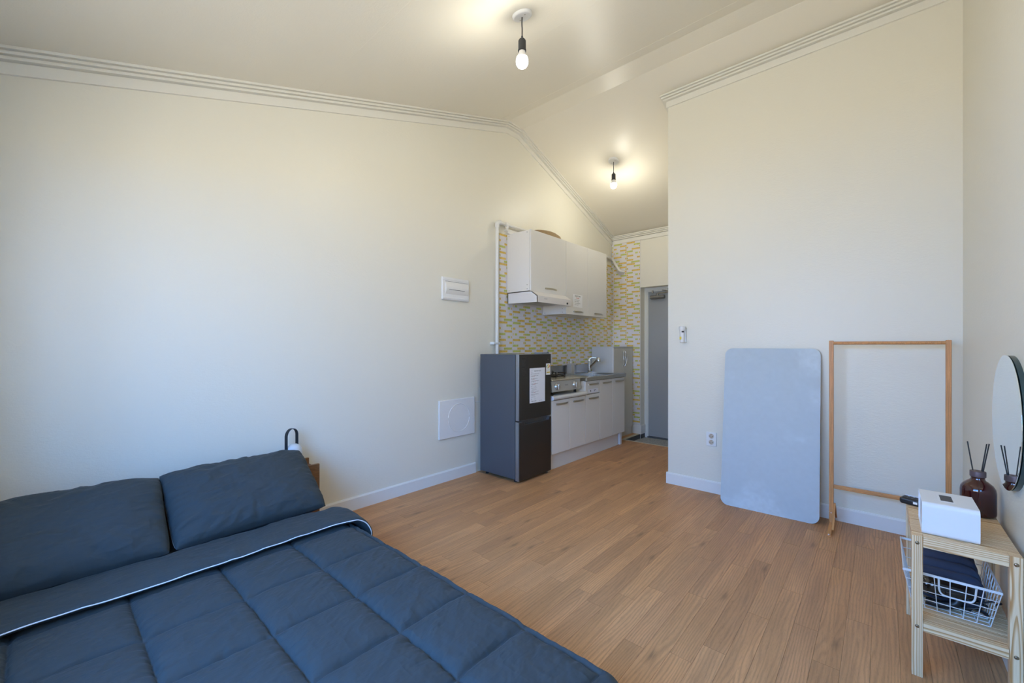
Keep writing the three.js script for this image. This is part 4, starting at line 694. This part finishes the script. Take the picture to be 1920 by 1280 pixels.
{ // remote control, card
  const r = thing('remote_control', 'black television remote lying on the pine shelf behind the tissue box', 'remote', [0.135, SH, 2.60]);
  const g = B(-0.075, 0.075, 0, 0.030, -0.025, 0.025, 0.011); local(r, 'case', g, blackPl);
  const bt = []; for (let i = 0; i < 7; i++) for (let j = 0; j < 3; j++) bt.push(B(-0.066 + i * 0.018, -0.055 + i * 0.018, 0.0295, 0.0315, -0.014 + j * 0.011, -0.007 + j * 0.011, 0.001)); local(r, 'buttons', bt, mat([0.05, 0.05, 0.052], 0.6));
  local(r, 'white_print', B(-0.026, -0.012, 0.010, 0.020, -0.0256, -0.0249), whitePl);
  r.rotation.y = -0.32;
  single('paper_card', 'small white card propped behind the remote on the pine shelf', 'card', (() => { const c = B(-0.07, 0.07, 0, 0.028, -0.0006, 0.0006); c.rotateY(-0.12); return c.translate(0.150, SH, -2.655); })(), paperM);
}
{ // reed diffuser
  const b = thing('reed_diffuser', 'dark amber glass reed diffuser bottle with three black reeds on the pine shelf', 'diffuser', [0.304, SH, 2.645]);
  const c = (g) => at(g, 0.304, SH, 2.645), amber = mat([0.045, 0.006, 0.007], 0.06, { clearcoat: 0.6, clearcoatRoughness: 0.03 });
  part(b, 'bottle', c(lathe([[0, 0.0], [0.046, 0.0], [0.052, 0.004], [0.054, 0.012], [0.054, 0.102], [0.0515, 0.116], [0.044, 0.130], [0.032, 0.141], [0.024, 0.147], [0.021, 0.152], [0.021, 0.166], [0, 0.166]], 48)), amber, 'dark amber glass');
  part(b, 'collar', c(lathe([[0.020, 0.161], [0.0235, 0.161], [0.0245, 0.163], [0.0245, 0.183], [0.023, 0.185], [0.008, 0.185], [0.008, 0.180], [0, 0.180]], 36)), mat([0.155, 0.115, 0.125], 0.4, { metalness: 0.5 }));
  for (const [a, d, dx, dz] of [[-0.005, 0.0, -0.024, 0.012], [0.004, -0.003, 0.028, 0.004], [0.002, 0.003, 0.022, -0.012]]) part(b, 'reed', rod(V(0.304 + a, SH + 0.11, 2.645 + d), V(0.304 + a + dx, SH + 0.305, 2.645 + d + dz), 0.0022, 8), blackMatte);
  const lt = canvasTex(128, 128, (q, w, h) => { q.fillStyle = '#1c0505'; q.fillRect(0, 0, w, h); q.fillStyle = '#b9aeb0'; q.font = 'bold 40px serif'; q.save(); q.translate(64, 20); q.rotate(Math.PI / 2); q.fillText('STAR', -8, 14); q.restore(); });
  const lg = new THREE.CylinderGeometry(0.0543, 0.0543, 0.045, 12, 1, true, Math.PI + 0.45, 0.55); part(b, 'printed_name', c(lg.translate(0, 0.085, 0)), mat([1, 1, 1], 0.1, { map: lt }));
}
{ // wire basket
  const b = thing('wire_basket', 'white wire basket holding rolled towels on the lower tier of the pine shelf', 'basket', [0.19, SB, 2.44]);
  const wm = mat([0.78, 0.78, 0.76], 0.4), top = [0.062, 0.318, 2.262, 2.618], bot = [0.092, 0.298, 2.318, 2.585], yT = 0.368, yB = SB + 0.002;
  const at4 = (f, side, k) => { const L = (i) => lerp(bot[i], top[i], f), y = lerp(yB, yT, f); return side === 0 ? V(lerp(L(0), L(1), k), y, L(2)) : side === 1 ? V(L(1), y, lerp(L(2), L(3), k)) : side === 2 ? V(lerp(L(1), L(0), k), y, L(3)) : V(L(0), y, lerp(L(3), L(2), k)); };
  const rimPts = (f) => [0, 1, 2, 3].map((q) => at4(f, q, 0));
  const loop = (f, r) => { const p = rimPts(f), o = []; for (let i = 0; i < 4; i++) o.push(rod(p[i], p[(i + 1) % 4], r, 6)); return o; };
  const wires = []; for (const f of [0, 0.25, 0.5, 0.75]) wires.push(...loop(f, 0.0016));
  for (let q = 0; q < 4; q++) { const n = q % 2 ? 9 : 6; for (let k = 0; k < n; k++) wires.push(rod(at4(0, q, k / n), at4(1, q, k / n), 0.0016, 6)); }
  for (let k = 1; k < 6; k++) wires.push(rod(at4(0, 0, k / 6), at4(0, 2, 1 - k / 6), 0.0016, 6));
  for (let k = 1; k < 9; k++) wires.push(rod(at4(0, 1, k / 9), at4(0, 3, 1 - k / 9), 0.0016, 6));
  part(b, 'wire_mesh', wires, wm);
  const p = rimPts(1), rim = []; for (let i = 0; i < 4; i++) { const a = p[i], c = p[(i + 1) % 4]; const mid = a.clone().add(c).multiplyScalar(0.5), d = c.clone().sub(a), g = new THREE.BoxGeometry(d.length() + 0.004, 0.009, 0.003); g.rotateY(-Math.atan2(d.z, d.x)); g.translate(mid.x, mid.y, mid.z); rim.push(g); }
  part(b, 'rim', rim, wm);
  part(b, 'carry_handle', tube([at4(0.98, 0, 0.38), at4(0.62, 0, 0.385), at4(0.55, 0, 0.42), at4(0.53, 0, 0.57), at4(0.55, 0, 0.72), at4(0.62, 0, 0.755), at4(0.98, 0, 0.76)].map((q) => q.add(new THREE.Vector3(0, 0, 0.006))), 0.003, 60, 8), wm);
  // folded towels standing in a row, front to back
  const tow = mat([0.055, 0.062, 0.095], 0.95, { bumpMap: rep(dataTex(256, 256, (x, y) => 0.6 * noise(x * 90, y * 90, 90, 90) + 0.4 * noise(x * 180, y * 180, 180, 180), false), 12, 12), bumpScale: 0.0012, sheen: 0.3, sheenColor: new THREE.Color().setRGB(0.2, 0.22, 0.3), sheenRoughness: 0.8 });
  const names = ['first', 'second', 'third', 'rearmost'];
  for (let k = 0; k < 4; k++) {
    const o = thing('folded_towel', 'navy towel rolled in the wire basket, ' + names[k] + ' behind the hair dryer', 'towel', [0.198, SB + 0.006, 2.414 + k * 0.048], 'navy towels in the basket');
    const N = 40, M = 24, q = [], uvs = [], ix = [], hh = 0.064 + k * 0.0095, yc = hh + 0.002, hv = 0.100 - k * 0.003;
    for (let i = 0; i <= N; i++) for (let j = 0; j <= M; j++) { const s = i / N * 2 - 1, t = j / M * Math.PI * 2, e = Math.pow(Math.max(0, 1 - Math.pow(Math.abs(s), 6)), 0.5), w = 1 + 0.10 * (fbm(s * 3 + k * 5, Math.cos(t) + 3, 3) - 0.5), cx = Math.cos(t), cy = Math.sin(t); q.push(s * hv, yc + Math.sign(cy) * Math.pow(Math.abs(cy), 0.7) * hh * e * w, Math.sign(cx) * Math.pow(Math.abs(cx), 0.7) * 0.0245 * e * w); uvs.push(s * 0.1, t * 0.04); }
    for (let i = 0; i < N; i++) for (let j = 0; j < M; j++) { const a = i * (M + 1) + j, b2 = a + M + 1; ix.push(a, a + 1, b2, a + 1, b2 + 1, b2); }
    const g = new THREE.BufferGeometry(); g.setAttribute('position', new THREE.Float32BufferAttribute(q, 3)); g.setAttribute('uv', new THREE.Float32BufferAttribute(uvs, 2)); g.setIndex(ix); g.computeVertexNormals(); local(o, 'terry_cloth', g, tow);
  }
  // hair dryer in front of the towels
  const h = thing('hair_dryer', 'black hair dryer with coiled cord lying in the front of the wire basket', 'hair dryer', [0.19, SB + 0.006, 2.345]);
  const hg = lathe([[0, -0.085], [0.026, -0.085], [0.03, -0.06], [0.036, -0.02], [0.038, 0.03], [0.034, 0.06], [0.02, 0.072], [0, 0.074]], 28); hg.rotateZ(Math.PI / 2); hg.rotateY(0.1); part(h, 'barrel', hg.translate(0.185, SB + 0.083, -2.362), mat([0.008, 0.008, 0.009], 0.12, { clearcoat: 0.6, clearcoatRoughness: 0.05 }));
  part(h, 'handle', tube([V(0.22, SB + 0.07, 2.36), V(0.215, SB + 0.04, 2.352), V(0.18, SB + 0.022, 2.345), V(0.13, SB + 0.02, 2.345)], 0.0145, 24, 12), blackPl);
  const cord = []; for (let i = 0; i < 60; i++) { const t = i / 59, a = t * 17; cord.push(V(0.262 + 0.030 * Math.cos(a) + 0.006 * Math.sin(i), SB + 0.018 + 0.05 * t + 0.012 * Math.sin(a * 1.7), 2.352 + 0.016 * Math.sin(a))); } cord.push(V(0.31, SB + 0.085, 2.35), V(0.33, SB + 0.08, 2.36), V(0.315, SB + 0.065, 2.37));
  part(h, 'cord', tube(cord, 0.0028, 300, 6), blackPl);
}
{ // round mirror
  const m = thing('round_mirror', 'frameless round mirror hanging on the right wall above the pine shelf', 'mirror', [VC, 0.70, 2.42]);
  const uc = 2.452, yc = 0.958, r = 0.256;
  part(m, 'glass', alongV(lathe([[0, 0.0], [r - 0.006, 0.0], [r, 0.002], [r, 0.004], [0, 0.004]], 96)).rotateY(Math.PI).translate(VC - 0.016, yc, -uc), mat([0.86, 0.93, 0.93], 0.015, { metalness: 1 }));
  part(m, 'backing', alongV(disc(r - 0.0015, 0.014, 96)).translate(VC - 0.007, yc, -uc), mat([0.03, 0.06, 0.06], 0.3));
}

renderer.render(scene, camera);
